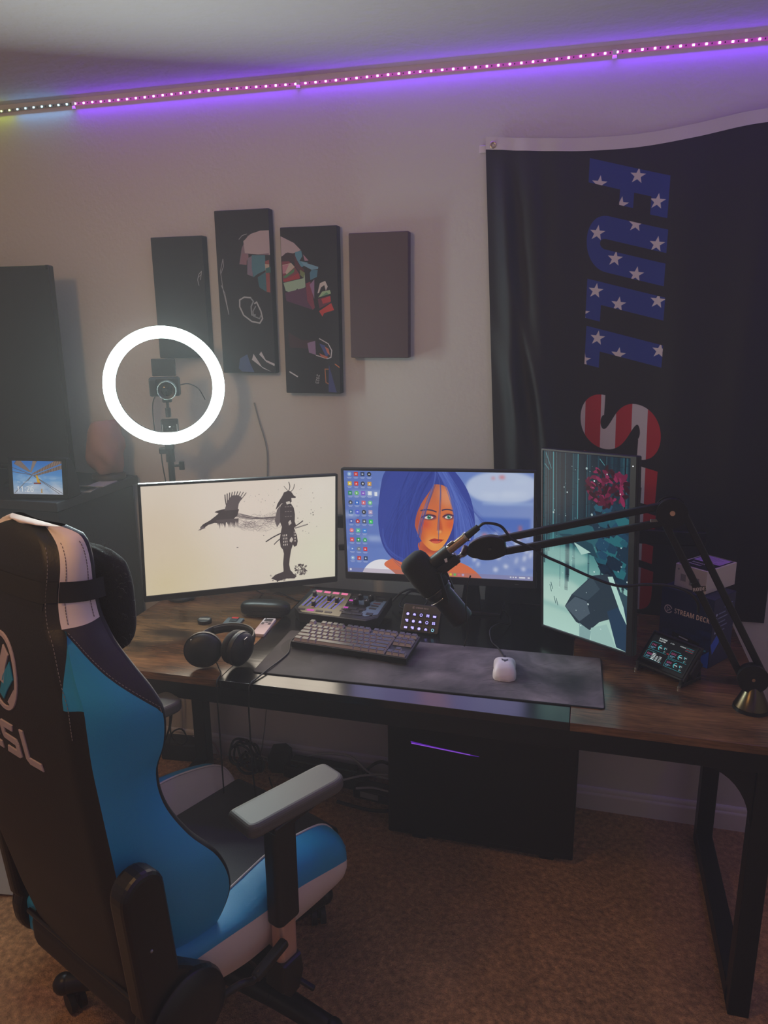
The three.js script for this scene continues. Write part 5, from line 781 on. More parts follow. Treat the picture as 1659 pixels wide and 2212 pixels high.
{
  const t = thing('microphone', 'black broadcast microphone with foam windscreen hanging from the boom arm', 'microphone', [0, 0, 0]);
  const z = 0.655, A = V(-0.425, 1.106, z), B = V(-0.298, 0.960, z - 0.004), d = B.clone().sub(A).normalize(), L = A.distanceTo(B);
  const foamB = dataTex(128, 128, (u, v) => [0.5 + fbm(u * 40, v * 40, 1, 2) * 0.8], false, 3, 3);
  const foam = M(0x17171a, 0.95, 0, { bumpMap: foamB, bumpScale: 0.001 }), body = M(0x1a1b1f, 0.42);
  const q = new THREE.Quaternion().setFromUnitVectors(V(0, 1, 0), d), m4 = new THREE.Matrix4().compose(A, q, V(1, 1, 1));
  const ax = (g) => g.applyMatrix4(m4);
  part(t, 'foam_windscreen', ax(lathe([[0, 0], [0.022, 0.001], [0.034, 0.008], [0.039, 0.02], [0.041, 0.06], [0.0405, 0.108], [0.037, 0.112], [0, 0.112]], undefined, undefined, 40)), foam);
  part(t, 'mic_body', ax(lathe([[0, 0.10], [0.036, 0.108], [0.0365, 0.125], [0.031, 0.130], [0.031, 0.214], [0.028, 0.220], [0, 0.220]], undefined, undefined, 40)), body);
  part(t, 'collar_ring', ax(place(new THREE.TorusGeometry(0.0368, 0.0022, 8, 40), [0, 0.115, 0], [Math.PI / 2, 0, 0])), M(0x3a3b3f, 0.3, 0.5));
  // yoke
  const C = A.clone().addScaledVector(d, 0.145), mount = V(-0.333, 1.083, z - 0.012);
  part(t, 'yoke', [bar([C.x + 0.01, C.y + 0.008, z + 0.034], [mount.x - 0.012, mount.y - 0.012, z + 0.02], 0.004, 0.018, 0.0015), bar([C.x + 0.01, C.y + 0.008, z - 0.046], [mount.x - 0.012, mount.y - 0.012, z - 0.034], 0.004, 0.018, 0.0015), bar([mount.x - 0.012, mount.y - 0.012, z + 0.022], [mount.x - 0.012, mount.y - 0.012, z - 0.036], 0.02, 0.006, 0.002), cyl(0.008, 0.008, 0.09, [C.x + 0.008, C.y + 0.006, z - 0.006], [Math.PI / 2, 0, 0])], M(0x1d1e21, 0.35, 0.3));
  part(t, 'mount_block', [bar([mount.x - 0.014, mount.y - 0.014, z - 0.006], [mount.x + 0.034, mount.y + 0.026, z - 0.014], 0.026, 0.026, 0.004), bar([mount.x + 0.0, mount.y + 0.022, z - 0.006], [mount.x + 0.034, mount.y + 0.012, z - 0.014], 0.018, 0.018, 0.003)], body);
  part(t, 'bail_edge', ax(place(new THREE.TorusGeometry(0.0378, 0.0012, 6, 24, 1.4), [0, 0.135, 0], [Math.PI / 2, 0, 0.4])), chrome);
  part(t, 'mic_lead', tube([[C.x + 0.068, C.y + 0.074, z + 0.014], [C.x + 0.062, C.y + 0.05, z + 0.022], [C.x + 0.06, C.y + 0.0, z + 0.03], [C.x + 0.066, C.y - 0.07, z + 0.03], [C.x + 0.052, C.y - 0.13, z - 0.01]], 0.002), cordM);
  // inline preamp clipped beside the mount, above it
  const p = thing('inline_preamp', 'silver and black inline microphone preamp strapped above the microphone', 'preamp', [0, 0, 0]);
  const a = [-0.372, 1.083, z + 0.002], b = [-0.262, 1.180, z - 0.004], at = (k, o = 0) => [lerp(a[0], b[0], k) , lerp(a[1], b[1], k), lerp(a[2], b[2], k) + o];
  part(p, 'rubber_sleeve', rod(at(0.10), at(0.47), 0.0165, 0.0165, 24), M(0x16171a, 0.5));
  part(p, 'metal_barrel', rod(at(0.47), at(0.86), 0.0118, 0.0110, 24), M(0xb39a80, 0.22, 1));
  part(p, 'end_ring', [rod(at(0.84), at(0.885), 0.0128, 0.0128, 24), rod(at(0.46), at(0.49), 0.0135, 0.0135, 24)], chrome);
  part(p, 'latch', [bar([at(0.52)[0] - 0.009, at(0.52)[1] + 0.009, z + 0.006], [at(0.66)[0] - 0.009, at(0.66)[1] + 0.009, z + 0.006], 0.006, 0.006)], chrome);
  part(p, 'connector', rod(at(0.885), at(1.13), 0.0095, 0.008, 20), softBlack);
  part(p, 'white_mark', place(extrude(shapeOf([[-0.004, 0.005], [0.004, 0.006], [0.002, -0.005], [-0.004, -0.005]]), 0.0008), [at(0.36)[0] + 0.008, at(0.36)[1] - 0.012, z + 0.014], [0.2, 0.2, 0.3]), M(0xe8e8e8, 0.4));
  const e = at(1.13);
  part(p, 'cord', tube([e, [e[0] + 0.018, e[1] + 0.012, z - 0.004], [e[0] + 0.055, e[1] + 0.004, BZ + 0.03], [-0.165, 1.166, BZ + 0.030], [-0.13, 1.150, BZ + 0.026], [-0.105, 1.138, BZ + 0.022], [-0.08, 1.122, BZ + 0.018], [-0.04, 1.105, BZ + 0.014], [0.03, 1.075, BZ + 0.01], [0.10, 1.055, BZ + 0.006], [0.16, 1.062, BZ + 0.0], [0.22, 1.062, BZ - 0.004], [0.262, 1.048, BZ - 0.006], [0.285, 1.022, BZ - 0.012], [0.292, 0.99, BZ - 0.03]], 0.0036, 120), cordM);
}
// ---------------------------------------------------------------- right end of the desk
{
  const tex = canvas(512, 640, (c, w, h) => { c.fillStyle = '#12204e'; c.fillRect(0, 0, w, h); const R = rng(23); for (let i = 0; i < 40; i++) { c.fillStyle = ['#0f1a44', '#16306a', '#1a3f86'][i % 3]; c.globalAlpha = 0.3; c.fillRect(R() * w, 300 + R() * 340, 60 + R() * 160, 40 + R() * 100); } c.globalAlpha = 1;
    c.fillStyle = '#2c6fe0'; c.beginPath(); c.moveTo(330, 640); c.lineTo(512, 480); c.lineTo(512, 640); c.fill();
    c.strokeStyle = c.fillStyle = '#e2cfc2'; c.lineWidth = 11; c.beginPath(); c.arc(78, 200, 36, 0.35, 6.0); c.stroke(); c.beginPath(); c.moveTo(66, 180); c.lineTo(100, 200); c.lineTo(66, 220); c.closePath(); c.lineWidth = 7; c.stroke(); c.font = 'bold 66px sans-serif'; c.fillText('STREAM DECK', 140, 222, 350);
    c.save(); c.translate(140, 400); c.transform(1, 0.12, -0.1, 1, 0, 0); c.fillStyle = '#0b0d18'; c.beginPath(); c.rect(0, 0, 270, 180); c.fill(); c.fillStyle = '#aab4d8'; c.fillRect(70, 14, 90, 12); const cl = ['#7a8a9a', '#3a4a6a', '#5fa0a8', '#3f8fb8', '#c0452f', '#222a3a', '#28324a', '#303a5a', '#20283a', '#d0803f', '#556', '#3a3f52', '#2c3448', '#243', '#224']; for (let i = 0; i < 15; i++) { c.fillStyle = cl[i]; c.fillRect(28 + (i % 5) * 46, 44 + Math.floor(i / 5) * 42, 28, 28); } c.restore();
    c.fillStyle = '#2fb0c8'; c.fillRect(420, 480, 60, 14); });
  const side = canvas(384, 640, (c, w, h) => { c.fillStyle = '#15204a'; c.fillRect(0, 0, w, h); c.fillStyle = '#b9c4e2'; for (let i = 0; i < 5; i++) { c.beginPath(); c.arc(60, 150 + i * 42, 13, 0, 7); c.fill(); c.globalAlpha = 0.6; c.fillRect(90, 142 + i * 42, 130 + (i * 37) % 70, 12); c.globalAlpha = 1; } c.fillStyle = '#2a62d8'; c.beginPath(); c.moveTo(0, 420); c.lineTo(120, 330); c.lineTo(150, 430); c.lineTo(40, 520); c.fill(); c.fillStyle = '#7f8cc0'; c.font = '24px sans-serif'; c.fillRect(190, 80, 150, 10); c.fillRect(190, 100, 120, 10); });
  const t = thing('product_box', 'dark blue cardboard box lettered STREAM DECK standing against the flag', 'box', [0.330, DY, 0.3075], -0.63);
  part(t, 'carton', rbox(0.155, 0.200, 0.117, 0.0015, [0, 0.1005, 0]), M(0x131d44, 0.55));
  part(t, 'printed_front', place(new THREE.PlaneGeometry(0.153, 0.198), [0, 0.1005, 0.0592]), M(0xffffff, 0.45, 0, { map: tex }));
  part(t, 'printed_side', place(new THREE.PlaneGeometry(0.115, 0.198), [0.0782, 0.1005, 0], [0, Math.PI / 2, 0]), M(0xffffff, 0.45, 0, { map: side }));
  const topT = canvas(256, 320, (c, w, h) => { c.fillStyle = '#15121c'; c.fillRect(0, 0, w, h); c.fillStyle = '#b58fd0'; c.fillRect(12, 10, w - 24, 150); c.fillStyle = '#6a4f86'; for (let i = 0; i < 6; i++) c.fillRect(30, 30 + i * 20, 120 + (i * 53) % 70, 6); c.fillStyle = '#d8d0d8'; c.font = 'bold 30px sans-serif'; c.fillText('Instruction', 40, 220); c.fillText('manual', 40, 262); });
  const b = thing('white_box', 'small white carton with a dark and lilac top label on the blue box', 'box', [0.345, DY + 0.2015, 0.281], -0.70);
  part(b, 'carton', rbox(0.098, 0.066, 0.142, 0.0015, [0, 0.033, -0.004]), M(0xcfc4b8, 0.6));
  part(b, 'top_label', place(new THREE.PlaneGeometry(0.088, 0.132), [0, 0.0665, -0.004], [-Math.PI / 2, 0, 0]), M(0xffffff, 0.5, 0, { map: topT }));
  part(b, 'front_print', [place(rbox(0.03, 0.026, 0.0006, 0.0002), [0.012, 0.026, 0.0674]), place(rbox(0.016, 0.02, 0.0006, 0.0002), [-0.022, 0.030, 0.0674]), cyl(0.003, 0.003, 0.0008, [-0.038, 0.052, 0.0674], [Math.PI / 2, 0, 0])], M(0x8f8a86, 0.5));
}
{ // small status touchscreen
  const tex = canvas(768, 448, (c, w, h) => {
    c.fillStyle = '#17181b'; c.fillRect(0, 0, w, h); c.fillStyle = '#e8f2f2'; c.font = 'bold 30px sans-serif'; c.fillText('9/15/2022', 120, 48); c.fillText('11:27 PM', 120, 84); c.font = '26px sans-serif'; c.fillText('0  FPS', 330, 60); c.fillText('CORSAIR', 500, 50); c.strokeStyle = '#3aa8b0'; c.lineWidth = 4; for (let i = 0; i < 4; i++) { c.strokeStyle = ['#3aa8b0', '#c05060', '#3aa8b0', '#c05060'][i]; c.beginPath(); c.moveTo(610, 30 + i * 18); c.lineTo(745, 30 + i * 18); c.stroke(); }
    const gauge = (x, y, r, a) => { c.lineWidth = r * 0.3; c.strokeStyle = '#2b3a40'; c.beginPath(); c.arc(x, y, r, 0, 7); c.stroke(); c.strokeStyle = '#4fd0d8'; c.beginPath(); c.arc(x, y, r, Math.PI * 0.6, Math.PI * (0.6 + a)); c.stroke(); c.fillStyle = '#eafafa'; c.font = 'bold ' + Math.round(r * 0.7) + 'px sans-serif'; c.textAlign = 'center'; c.fillText(Math.round(a * 60) + '%', x, y + r * 0.25); c.textAlign = 'left'; };
    const panel = (x, y, ww, hh) => { c.strokeStyle = '#2f9aa4'; c.lineWidth = 5; c.beginPath(); c.moveTo(x, y + hh); c.lineTo(x, y + 16); c.lineTo(x + 16, y); c.lineTo(x + ww * 0.5, y); c.moveTo(x, y + hh); c.lineTo(x + ww, y + hh); c.stroke(); };
    for (const [x, y, n] of [[30, 120, 'CPU'], [410, 150, 'GPU'], [410, 300, 'GPU'], [30, 280, 'RAM']]) { panel(x, y, 330, 130); c.fillStyle = '#a04a78'; c.font = 'bold 44px sans-serif'; c.fillText(n, x + 20, y + 66); c.fillStyle = '#5f8fa8'; c.fillRect(x + 20, y + 84, 86, 10); c.fillRect(x + 20, y + 102, 60, 8); if (n !== 'RAM') { gauge(x + 190, y + 62, 38, 0.9); gauge(x + 276, y + 44, 26, 0.6); gauge(x + 285, y + 100, 18, 0.4); } }
    c.fillStyle = '#e2eeee'; for (let i = 0; i < 5; i++) { c.fillRect(150, 300 + i * 24, 60, 12); c.fillRect(225, 330 + i * 18, 40, 7); c.fillRect(280, 320 + i * 22, 46, 7); } c.fillStyle = '#9a3038'; for (let i = 0; i < 6; i++) c.fillRect(360 + i * 8, 220, 5, 24);
  });
  const t = thing('status_display', 'small touchscreen in a black stand showing computer gauges', 'display', [0.246, DY, 0.462]);
  t.rotation.y = -0.70;
  const W = 0.150, H = 0.108, tl = 0.78, m4 = new THREE.Matrix4().compose(V(0, 0.058, 0.0), new THREE.Quaternion().setFromEuler(new THREE.Euler(-tl, 0, 0)), V(1, 1, 1)), lay = (g) => g.applyMatrix4(m4);
  part(t, 'frame', lay(rbox(W, H, 0.012, 0.003, [0, 0, -0.006])), M(0x0e0f11, 0.4));
  part(t, 'bezel', lay(rbox(W - 0.012, H - 0.012, 0.003, 0.001, [0, 0, 0.001])), P(0x0a0b0c, 0.15));
  part(t, 'screen', lay(place(new THREE.PlaneGeometry(0.128, 0.078), [0, 0.002, 0.0029])), screenMat(tex, 0.8, 0.25));
  part(t, 'rear_case', [lay(rbox(W - 0.02, H - 0.02, 0.024, 0.004, [0, 0.004, -0.022])), lay(rbox(0.024, 0.05, 0.03, 0.004, [W / 2 - 0.006, -0.004, -0.02]))], M(0x101114, 0.5));
  for (const s of [-1, 1]) { const f = part(t, 'stand_foot', [bar([s * (W / 2 - 0.008), 0.006, 0.040], [s * (W / 2 - 0.008), 0.006, -0.05], 0.010, 0.010), bar([s * (W / 2 - 0.008), 0.008, -0.046], [s * (W / 2 - 0.008), 0.075, -0.032], 0.008, 0.008), bar([s * (W / 2 - 0.008), 0.008, 0.036], [s * (W / 2 - 0.008), 0.024, 0.034], 0.008, 0.008)], M(0x131416, 0.4)); part(f, 'foot_cap', [cyl(0.0045, 0.0045, 0.006, [s * (W / 2 - 0.008), 0.0035, 0.042], undefined, 12)], M(0xb8b2a4, 0.25, 0.9)); }
  areaLight([0.35, 0.6, 0.6], 0.12, 0.11, 0.065, t, [0, 0.054 + 0.006 * Math.sin(tl), 0.006 * Math.cos(tl) + 0.002], [-tl, Math.PI, 0]).rotation.set(-tl, 0, 0); t.children[t.children.length - 1].rotateY(Math.PI);
}
{ // computer under the desk
  const t = thing('computer_tower', 'large black computer tower with a violet lit slot under the desk', 'computer', [-0.270, 0, 0.222]);
  const m = M(0x040405, 0.5), w = 0.605, h = 0.60, d = 0.225;
  part(t, 'case', [rbox(w, h, d, 0.006, [0, 0.024 + h / 2, 0])], m);
  part(t, 'side_panel', [rbox(w - 0.012, h - 0.03, 0.004, 0.0015, [0, 0.03 + h / 2, d / 2 + 0.0015])], P(0x030304, 0.35));
  part(t, 'rear_lip', [rbox(0.006, 0.12, d * 0.8, 0.002, [-w / 2 - 0.002, 0.42, 0]), rbox(0.005, 0.2, d * 0.7, 0.002, [-w / 2 - 0.002, 0.18, 0])], m);
  for (const x of [-0.2, 0.22]) for (const z of [-0.07, 0.08]) part(t, 'foot', rbox(0.05, 0.026, 0.03, 0.006, [x, 0.013, z]), M(0x050506, 0.7));
  const sl = part(t, 'light_slot', extrude(shapeOf([[-0.105, 0.012], [-0.02, 0.0025], [0.05, -0.0035], [0.118, -0.011], [0.095, -0.011], [0.03, -0.0062], [-0.100, 0.004]]), 0.002, 0, 1, [-0.119, 0.365, d / 2 + 0.0025]), glow([0.16, 0.02, 0.62], 0.55), 'violet glowing slot');
  part(t, 'slot_line', bar([-0.222, 0.3705, d / 2 + 0.0045], [-0.03, 0.3565, d / 2 + 0.0045], 0.003, 0.0025, 0.001), glow([0.35, 0.10, 0.85], 0.7));
  areaLight([0.25, 0.05, 1], 0.5, 0.18, 0.006, t, [-0.12, 0.363, d / 2 + 0.008], [0, Math.PI, 0]);
}
{ // adapters, strips and cables behind the desk
  const m = M(0x111214, 0.5), w = M(0xb9bdbb, 0.5);
  solo('power_adapter', 'black cube power adapter standing by the baseboard below the keyboard', 'power adapter', [extrude(shapeOf([[-0.03, -0.05], [0.03, -0.05], [0.045, -0.02], [0.042, 0.03], [0.02, 0.05], [-0.03, 0.045], [-0.045, 0.015], [-0.043, -0.03]]), 0.06, 0.006, 2, [-1.085, 0.052, 0.025], [0, 0.2, 0])], m);
  const s = thing('power_strip', 'long black power strip with plugs lying along the baseboard', 'power strip', [-0.885, 0, 0.075], -0.05);
  part(s, 'housing', [rbox(0.33, 0.05, 0.07, 0.008, [0, 0.026, 0]), rbox(0.26, 0.02, 0.05, 0.006, [-0.01, 0.06, -0.006])], m);
  for (let i = 0; i < 4; i++) part(s, 'socket', rbox(0.03, 0.006, 0.03, 0.002, [-0.12 + i * 0.08, 0.052, 0.012]), M(0x2a2c2e, 0.5));
  part(s, 'side_rail', rbox(0.27, 0.004, 0.004, 0.001, [0, 0.072, 0.02]), M(0x4a5a52, 0.4));
  const b = thing('laptop_adapter', 'black power brick with a printed label in front of the power strip', 'power adapter', [-0.675, 0, 0.13], -0.12);
  part(b, 'brick', rbox(0.15, 0.04, 0.07, 0.006, [0, 0.0205, 0]), m); part(b, 'label_print', rbox(0.07, 0.022, 0.001, 0.0003, [-0.01, 0.023, 0.0355]), M(0x8c918f, 0.6));
  const k = thing('floor_brick', 'black boxy power brick on the carpet behind the left desk leg', 'power adapter', [-1.50, 0, 0.06], 0.1);
  part(k, 'brick', rbox(0.15, 0.075, 0.08, 0.008, [0, 0.038, 0]), m);
  const R = rng(91), loop = (cx, cy, cz, r, n) => { const p = []; for (let i = 0; i < n; i++) { const a = i * 1.15, q = r * (0.6 + R() * 0.6); p.push([cx + Math.cos(a) * q, Math.max(0.006, cy + Math.sin(a) * q * 0.8 + (R() - 0.5) * 0.02), cz + (R() - 0.5) * 0.07]); } return p; };
  solo('cable_bundle', 'tied bundle of black cables bulging up beside the left desk leg', 'cable bundle', [tube(loop(-1.225, 0.06, 0.06, 0.055, 22), 0.0045, 200), tube(loop(-1.19, 0.035, 0.09, 0.05, 14), 0.005, 140), rbox(0.06, 0.035, 0.04, 0.006, [-1.17, 0.02, 0.08])], m);
  const strand = (label, g, mm) => solo('cable', label, 'cable', g, mm);
  strand('long pale cable running along the baseboard to the computer', tube([[-1.24, 0.03, 0.03], [-1.14, 0.04, 0.05], [-1.06, 0.012, 0.06], [-0.95, 0.07, 0.03], [-0.80, 0.10, 0.05], [-0.70, 0.075, 0.10], [-0.58, 0.07, 0.12]], 0.0042, 80), w);
  strand('pale cable arching over the power brick, upper of two short ones', tube([[-0.80, 0.05, 0.13], [-0.72, 0.075, 0.12], [-0.64, 0.085, 0.11], [-0.56, 0.10, 0.13]], 0.0042, 40), w);
  strand('pale cable lying across the power brick, lower of two short ones', tube([[-0.74, 0.045, 0.16], [-0.68, 0.05, 0.15], [-0.62, 0.045, 0.15], [-0.56, 0.05, 0.16]], 0.0042, 40), w);
  strand('black cable arching from the power strip to the back of the computer', tube([[-0.74, 0.05, 0.07], [-0.68, 0.11, 0.08], [-0.62, 0.135, 0.12], [-0.565, 0.12, 0.16]], 0.006, 50), cordM);
  strand('black cable drooping onto the carpet beside the computer tower', tube([[-0.62, 0.03, 0.17], [-0.58, 0.08, 0.17], [-0.575, 0.02, 0.20], [-0.66, 0.008, 0.22], [-0.80, 0.006, 0.20]], 0.006, 60), cordM);
  strand('straight black cable dangling behind the left armrest to the floor', tube([[-1.515, 0.70, 0.10], [-1.515, 0.4, 0.10], [-1.52, 0.18, 0.10], [-1.56, 0.07, 0.10], [-1.60, 0.02, 0.08]], 0.004, 50), cordM);
  strand('black cable with a loop near the carpet behind the left armrest', tube([[-1.50, 0.69, 0.10], [-1.498, 0.3, 0.10], [-1.51, 0.14, 0.12], [-1.47, 0.09, 0.12], [-1.44, 0.12, 0.12], [-1.46, 0.16, 0.12], [-1.51, 0.13, 0.11], [-1.54, 0.05, 0.10]], 0.0032, 70), cordM);
  solo('cable', 'pale pinkish cable loop on the carpet by the baseboard left of the desk leg', 'cable', tube([[-1.58, 0.006, 0.05], [-1.52, 0.05, 0.03], [-1.45, 0.075, 0.03], [-1.38, 0.06, 0.03], [-1.33, 0.008, 0.05]], 0.004, 50), M(0xc0a09a, 0.6));
  // crumpled packing paper left of the chair
  const sheets = []; for (const [x, z, sx, sz, y, sd] of [[0, 0, 0.34, 0.26, 0.05, 1], [-0.06, -0.12, 0.3, 0.26, 0.12, 7], [0.02, -0.22, 0.26, 0.2, 0.17, 13]]) sheets.push(sheet(16, 12, (u, v) => { const a = (u - 0.5) * sx + x, b = (v - 0.5) * sz + z, e = Math.max(0, 1 - Math.hypot(u - 0.5, v - 0.5) * 1.5); return [a, 0.004 + y * e + Math.abs(fbm(u * 3 + sd, v * 3, sd, 3)) * 0.12 * Math.min(1, e * 2), b]; }, true));
  const pp = thing('packing_paper', 'crumpled pale packing paper on the carpet at the left frame edge', 'paper', [-1.79, 0, 0.80], 0.3); for (const g of sheets) part(pp, 'paper_sheet', g, M(0x9c9690, 0.85, 0, { side: THREE.DoubleSide }));
}

// ================================================================ gaming chair (local: x right, y up, z towards its back)
{
  const t = thing('gaming_chair', 'black, blue and white gaming chair seen from behind at the desk', 'chair', [-0.850, 0, 1.021], -22 * RAD);
  const grain = dataTex(256, 256, (u, v) => [0.5 + tileable((a, b) => fbm(a * 40, b * 40, 2, 2))(u, v) * 0.9], false, 6, 6);
  const leather = (c, r = 0.5) => M(c, r, 0, { bumpMap: grain, bumpScale: 0.0004, side: THREE.DoubleSide });
  const black = leather(0x121214, 0.55), blue = leather(0x24a0d0, 0.42), white = leather(0xece0d8, 0.42), seatBlack = leather(0x343434, 0.55), plastic = M(0x0d0d0f, 0.38);
  const Y = [0.34, 0.42, 0.50, 0.57, 0.65, 0.72, 0.80, 0.88, 0.95, 1.02, 1.06, 1.10, 1.14, 1.165, 1.19, 1.23, 1.285, 1.318, 1.336, 1.345];
  const zr = smoothTable(Y, [0.342, 0.358, 0.374, 0.385, 0.398, 0.406, 0.413, 0.418, 0.422, 0.424, 0.423, 0.421, 0.417, 0.414, 0.409, 0.401, 0.388, 0.376, 0.366, 0.355]);
  const wr = smoothTable(Y, [0.182, 0.196, 0.208, 0.219, 0.228, 0.232, 0.231, 0.226, 0.222, 0.222, 0.218, 0.200, 0.184, 0.173, 0.152, 0.138, 0.134, 0.112, 0.074, 0.03]);
  const wt = smoothTable(Y, [0.165, 0.212, 0.254, 0.270, 0.268, 0.245, 0.226, 0.230, 0.258, 0.272, 0.256, 0.224, 0.186, 0.168, 0.154, 0.146, 0.140, 0.130, 0.115, 0.085]);
  const zt = smoothTable(Y, [0.225, 0.196, 0.178, 0.165, 0.188, 0.236, 0.272, 0.286, 0.283, 0.289, 0.298, 0.310, 0.318, 0.320, 0.321, 0.321, 0.318, 0.318, 0.323, 0.334]);
  const zc = smoothTable(Y, [0.270, 0.268, 0.266, 0.268, 0.272, 0.280, 0.290, 0.298, 0.302, 0.306, 0.308, 0.310, 0.312, 0.312, 0.312, 0.310, 0.308, 0.310, 0.316, 0.330]);
  const rear = (x, y) => { const w = wr(y), q = clamp(Math.abs(x) / w, 0, 1); return zr(y) + 0.010 * (1 - q * q) - 0.016 * sstep(0.86, 1, q); };
  const y0 = Y[0], y1 = Y[Y.length - 1], yAt = (v) => lerp(y0, y1, v);
  // side: t = 0 at the rear corner, 1 at the wing tip
  const side = (s, y, q) => { const x = lerp(wr(y), wt(y), q), z = lerp(rear(wr(y), y), zt(y), q), b = Math.sin(Math.PI * q) * 0.012, dx = wt(y) - wr(y), dz = zt(y) - zr(y), L = Math.hypot(dx, dz) || 1; return [s * (x - dz / L * b), y, z + dx / L * b]; };
  const lipX = (y) => wt(y) * 0.80;
  const front = (y, q) => { const a = wt(y); if (q < 0.12) { const k = q / 0.12; return [a * (1 - 0.10 * k * k), zt(y) - 0.013 * Math.sin(k * Math.PI / 2)]; } const k = (q - 0.12) / 0.88, s2 = k * k * (3 - 2 * k); return [a * 0.90 * (1 - k), lerp(zt(y) - 0.013, zc(y), s2)]; };
  part(t, 'rear_panel', [[y0, 1.055, 50], [1.055, 1.185, 12], [1.185, y1, 24]].map(([a, b, n], k) => sheet(40, n, (u, v) => { const y = lerp(a, b, v), x = lerp(-1, 1, u) * (k === 1 ? lerp(0.188, 0.172, v) : wr(y)); return [x, y, rear(x, y), u * 0.5, y]; })), black, 'black rear panel');
  for (const s of [-1, 1]) {
    const tb = (y) => clamp((1.185 - y) / 0.165, 0, 1);
    part(t, 'wing_panel', [sheet(14, 60, (u, v) => { const y = lerp(y0, 1.185, v); return side(s, y, u * (y < 1.02 ? 1 : tb(y))); }, s > 0),
      sheet(6, 12, (u, v) => { const y = lerp(1.055, 1.185, v), a = lerp(0.188, 0.172, v), x = lerp(a, wr(y), u); return [s * x, y, rear(x, y)]; }, s < 0)], blue, 'blue wing panel');
    part(t, 'shoulder_panel', sheet(12, 24, (u, v) => { const y = lerp(1.02, 1.185, v), a = tb(y); return side(s, y, lerp(a, 1, u)); }, s > 0), leather(0x25222a, 0.5), 'dark shoulder panel');
    part(t, 'head_band', sheet(14, 30, (u, v) => { const y = lerp(1.185, y1, v); return side(s, y, u); }, s > 0), white, 'white side band of the head section');
    // stitching
    const dash = new THREE.BoxGeometry(0.0009, 0.0042, 0.0009), st = [];
    const run = (f, n) => { for (let i = 0; i < n; i++) { const p = V(...f((i + 0.5) / n)), q = V(...f((i + 0.9) / n)), d = q.sub(p).normalize(); st.push(dash.clone().applyMatrix4(new THREE.Matrix4().compose(p, new THREE.Quaternion().setFromUnitVectors(V(0, 1, 0), d), V(1, 1, 1)))); } };
    run((k) => { const y = lerp(1.19, 1.325, k), p = side(s, y, 0.14); return [p[0] + s * 0.0008, p[1], p[2]]; }, 26); run((k) => { const y = lerp(1.19, 1.325, k), p = side(s, y, 0.82); return [p[0] + s * 0.0008, p[1], p[2]]; }, 26);
    part(t, 'stitching', st.splice(0), M(0x6a5a58, 0.7)).userData.kind = 'stuff';
    run((k) => { const y = lerp(1.02, 1.18, k), p = side(s, y, Math.min(0.98, tb(y) + 0.05)); return [p[0] + s * 0.0012, p[1], p[2]]; }, 34); run((k) => { const y = lerp(1.0, 1.32, k), x = wr(y) * 0.90; return [s * x, y, rear(x, y) + 0.0008]; }, 50);
    part(t, 'stitching', st, M(0x8f8880, 0.7)).userData.kind = 'stuff';
  }
  part(t, 'head_band', sheet(16, 14, (u, v) => { const a = u * 2 - 1, e = side(1, y1, v); return [a * e[0], y1 + 0.005 * (1 - a * a) * Math.sin(Math.PI * v), e[2] + (rear(a * wr(y1), y1) - rear(wr(y1), y1)) * (1 - v)]; }), white, 'white band over the top of the head section');
  part(t, 'front_panel', sheet(60, 80, (u, v) => { const y = yAt(v), q = u < 0.5 ? u * 2 : (1 - u) * 2, [x, z] = front(y, q); return [(u < 0.5 ? -1 : 1) * x, y, z]; }, true), black, 'black front upholstery');
  part(t, 'lower_edge', sheet(30, 1, (u, v) => { const a = u * 2 - 1, y = y0; return v ? [a * wr(y), y, rear(a * wr(y), y)] : [a * wt(y), y, lerp(zc(y), zt(y), Math.abs(a))]; }), black);
  // embroidered emblem and letters, laid on the rear panel
  const lay = (shape, h = 0.0022) => { const g = plain(new THREE.ExtrudeGeometry(shape, { depth: h, bevelEnabled: true, bevelSize: 0.0008, bevelThickness: 0.0008, bevelSegments: 1, curveSegments: 16 })), p = g.attributes.position; for (let i = 0; i < p.count; i++) p.setZ(i, p.getZ(i) + rear(p.getX(i), p.getY(i)) - 0.0004); g.computeVertexNormals(); return g; };
  const ring = new THREE.Shape(); ring.absellipse(0.0, 1.079, 0.052, 0.077, 0, Math.PI * 2); const hole = new THREE.Path(); hole.absellipse(0.0, 1.079, 0.0445, 0.0695, 0, Math.PI * 2); ring.holes.push(hole);
  const thread = M(0xb8aaae, 0.55);
  part(t, 'emblem_ring', lay(ring), thread, 'embroidered oval emblem outline');
  const clip = (pts) => shapeOf(pts.map(([x, y]) => [x, y]));
  part(t, 'emblem_blade', [lay(clip([[-0.012, 1.06], [-0.004, 1.098], [0.010, 1.132], [0.026, 1.116], [0.014, 1.09], [0.004, 1.056]])), lay(clip([[0.012, 1.022], [0.038, 1.052], [0.040, 1.032], [0.030, 1.018], [0.020, 1.014]]))], thread);
  part(t, 'emblem_blade', lay(clip([[-0.014, 1.034], [0.004, 1.072], [0.030, 1.104], [0.038, 1.072], [0.016, 1.048], [-0.002, 1.024]])), leather(0x1590b8, 0.45), 'teal emblem blade');
  const L3 = (pts, ox) => lay(clip(pts.map(([x, y]) => [ox + x * 1.0 + (y - 0.5) * -0.010, 0.905 + y * 0.066 ])));
  const ltr = (ox, list) => part(t, 'letter', list.map((q) => L3(q, ox)), thread);
  ltr(-0.092, [[[0, 0], [0.012, 0], [0.012, 1], [0, 1]], [[0.013, 0.8], [0.042, 0.8], [0.042, 1], [0.013, 1]], [[0.013, 0.4], [0.040, 0.4], [0.040, 0.6], [0.013, 0.6]], [[0.013, 0], [0.044, 0], [0.044, 0.2], [0.013, 0.2]]]);
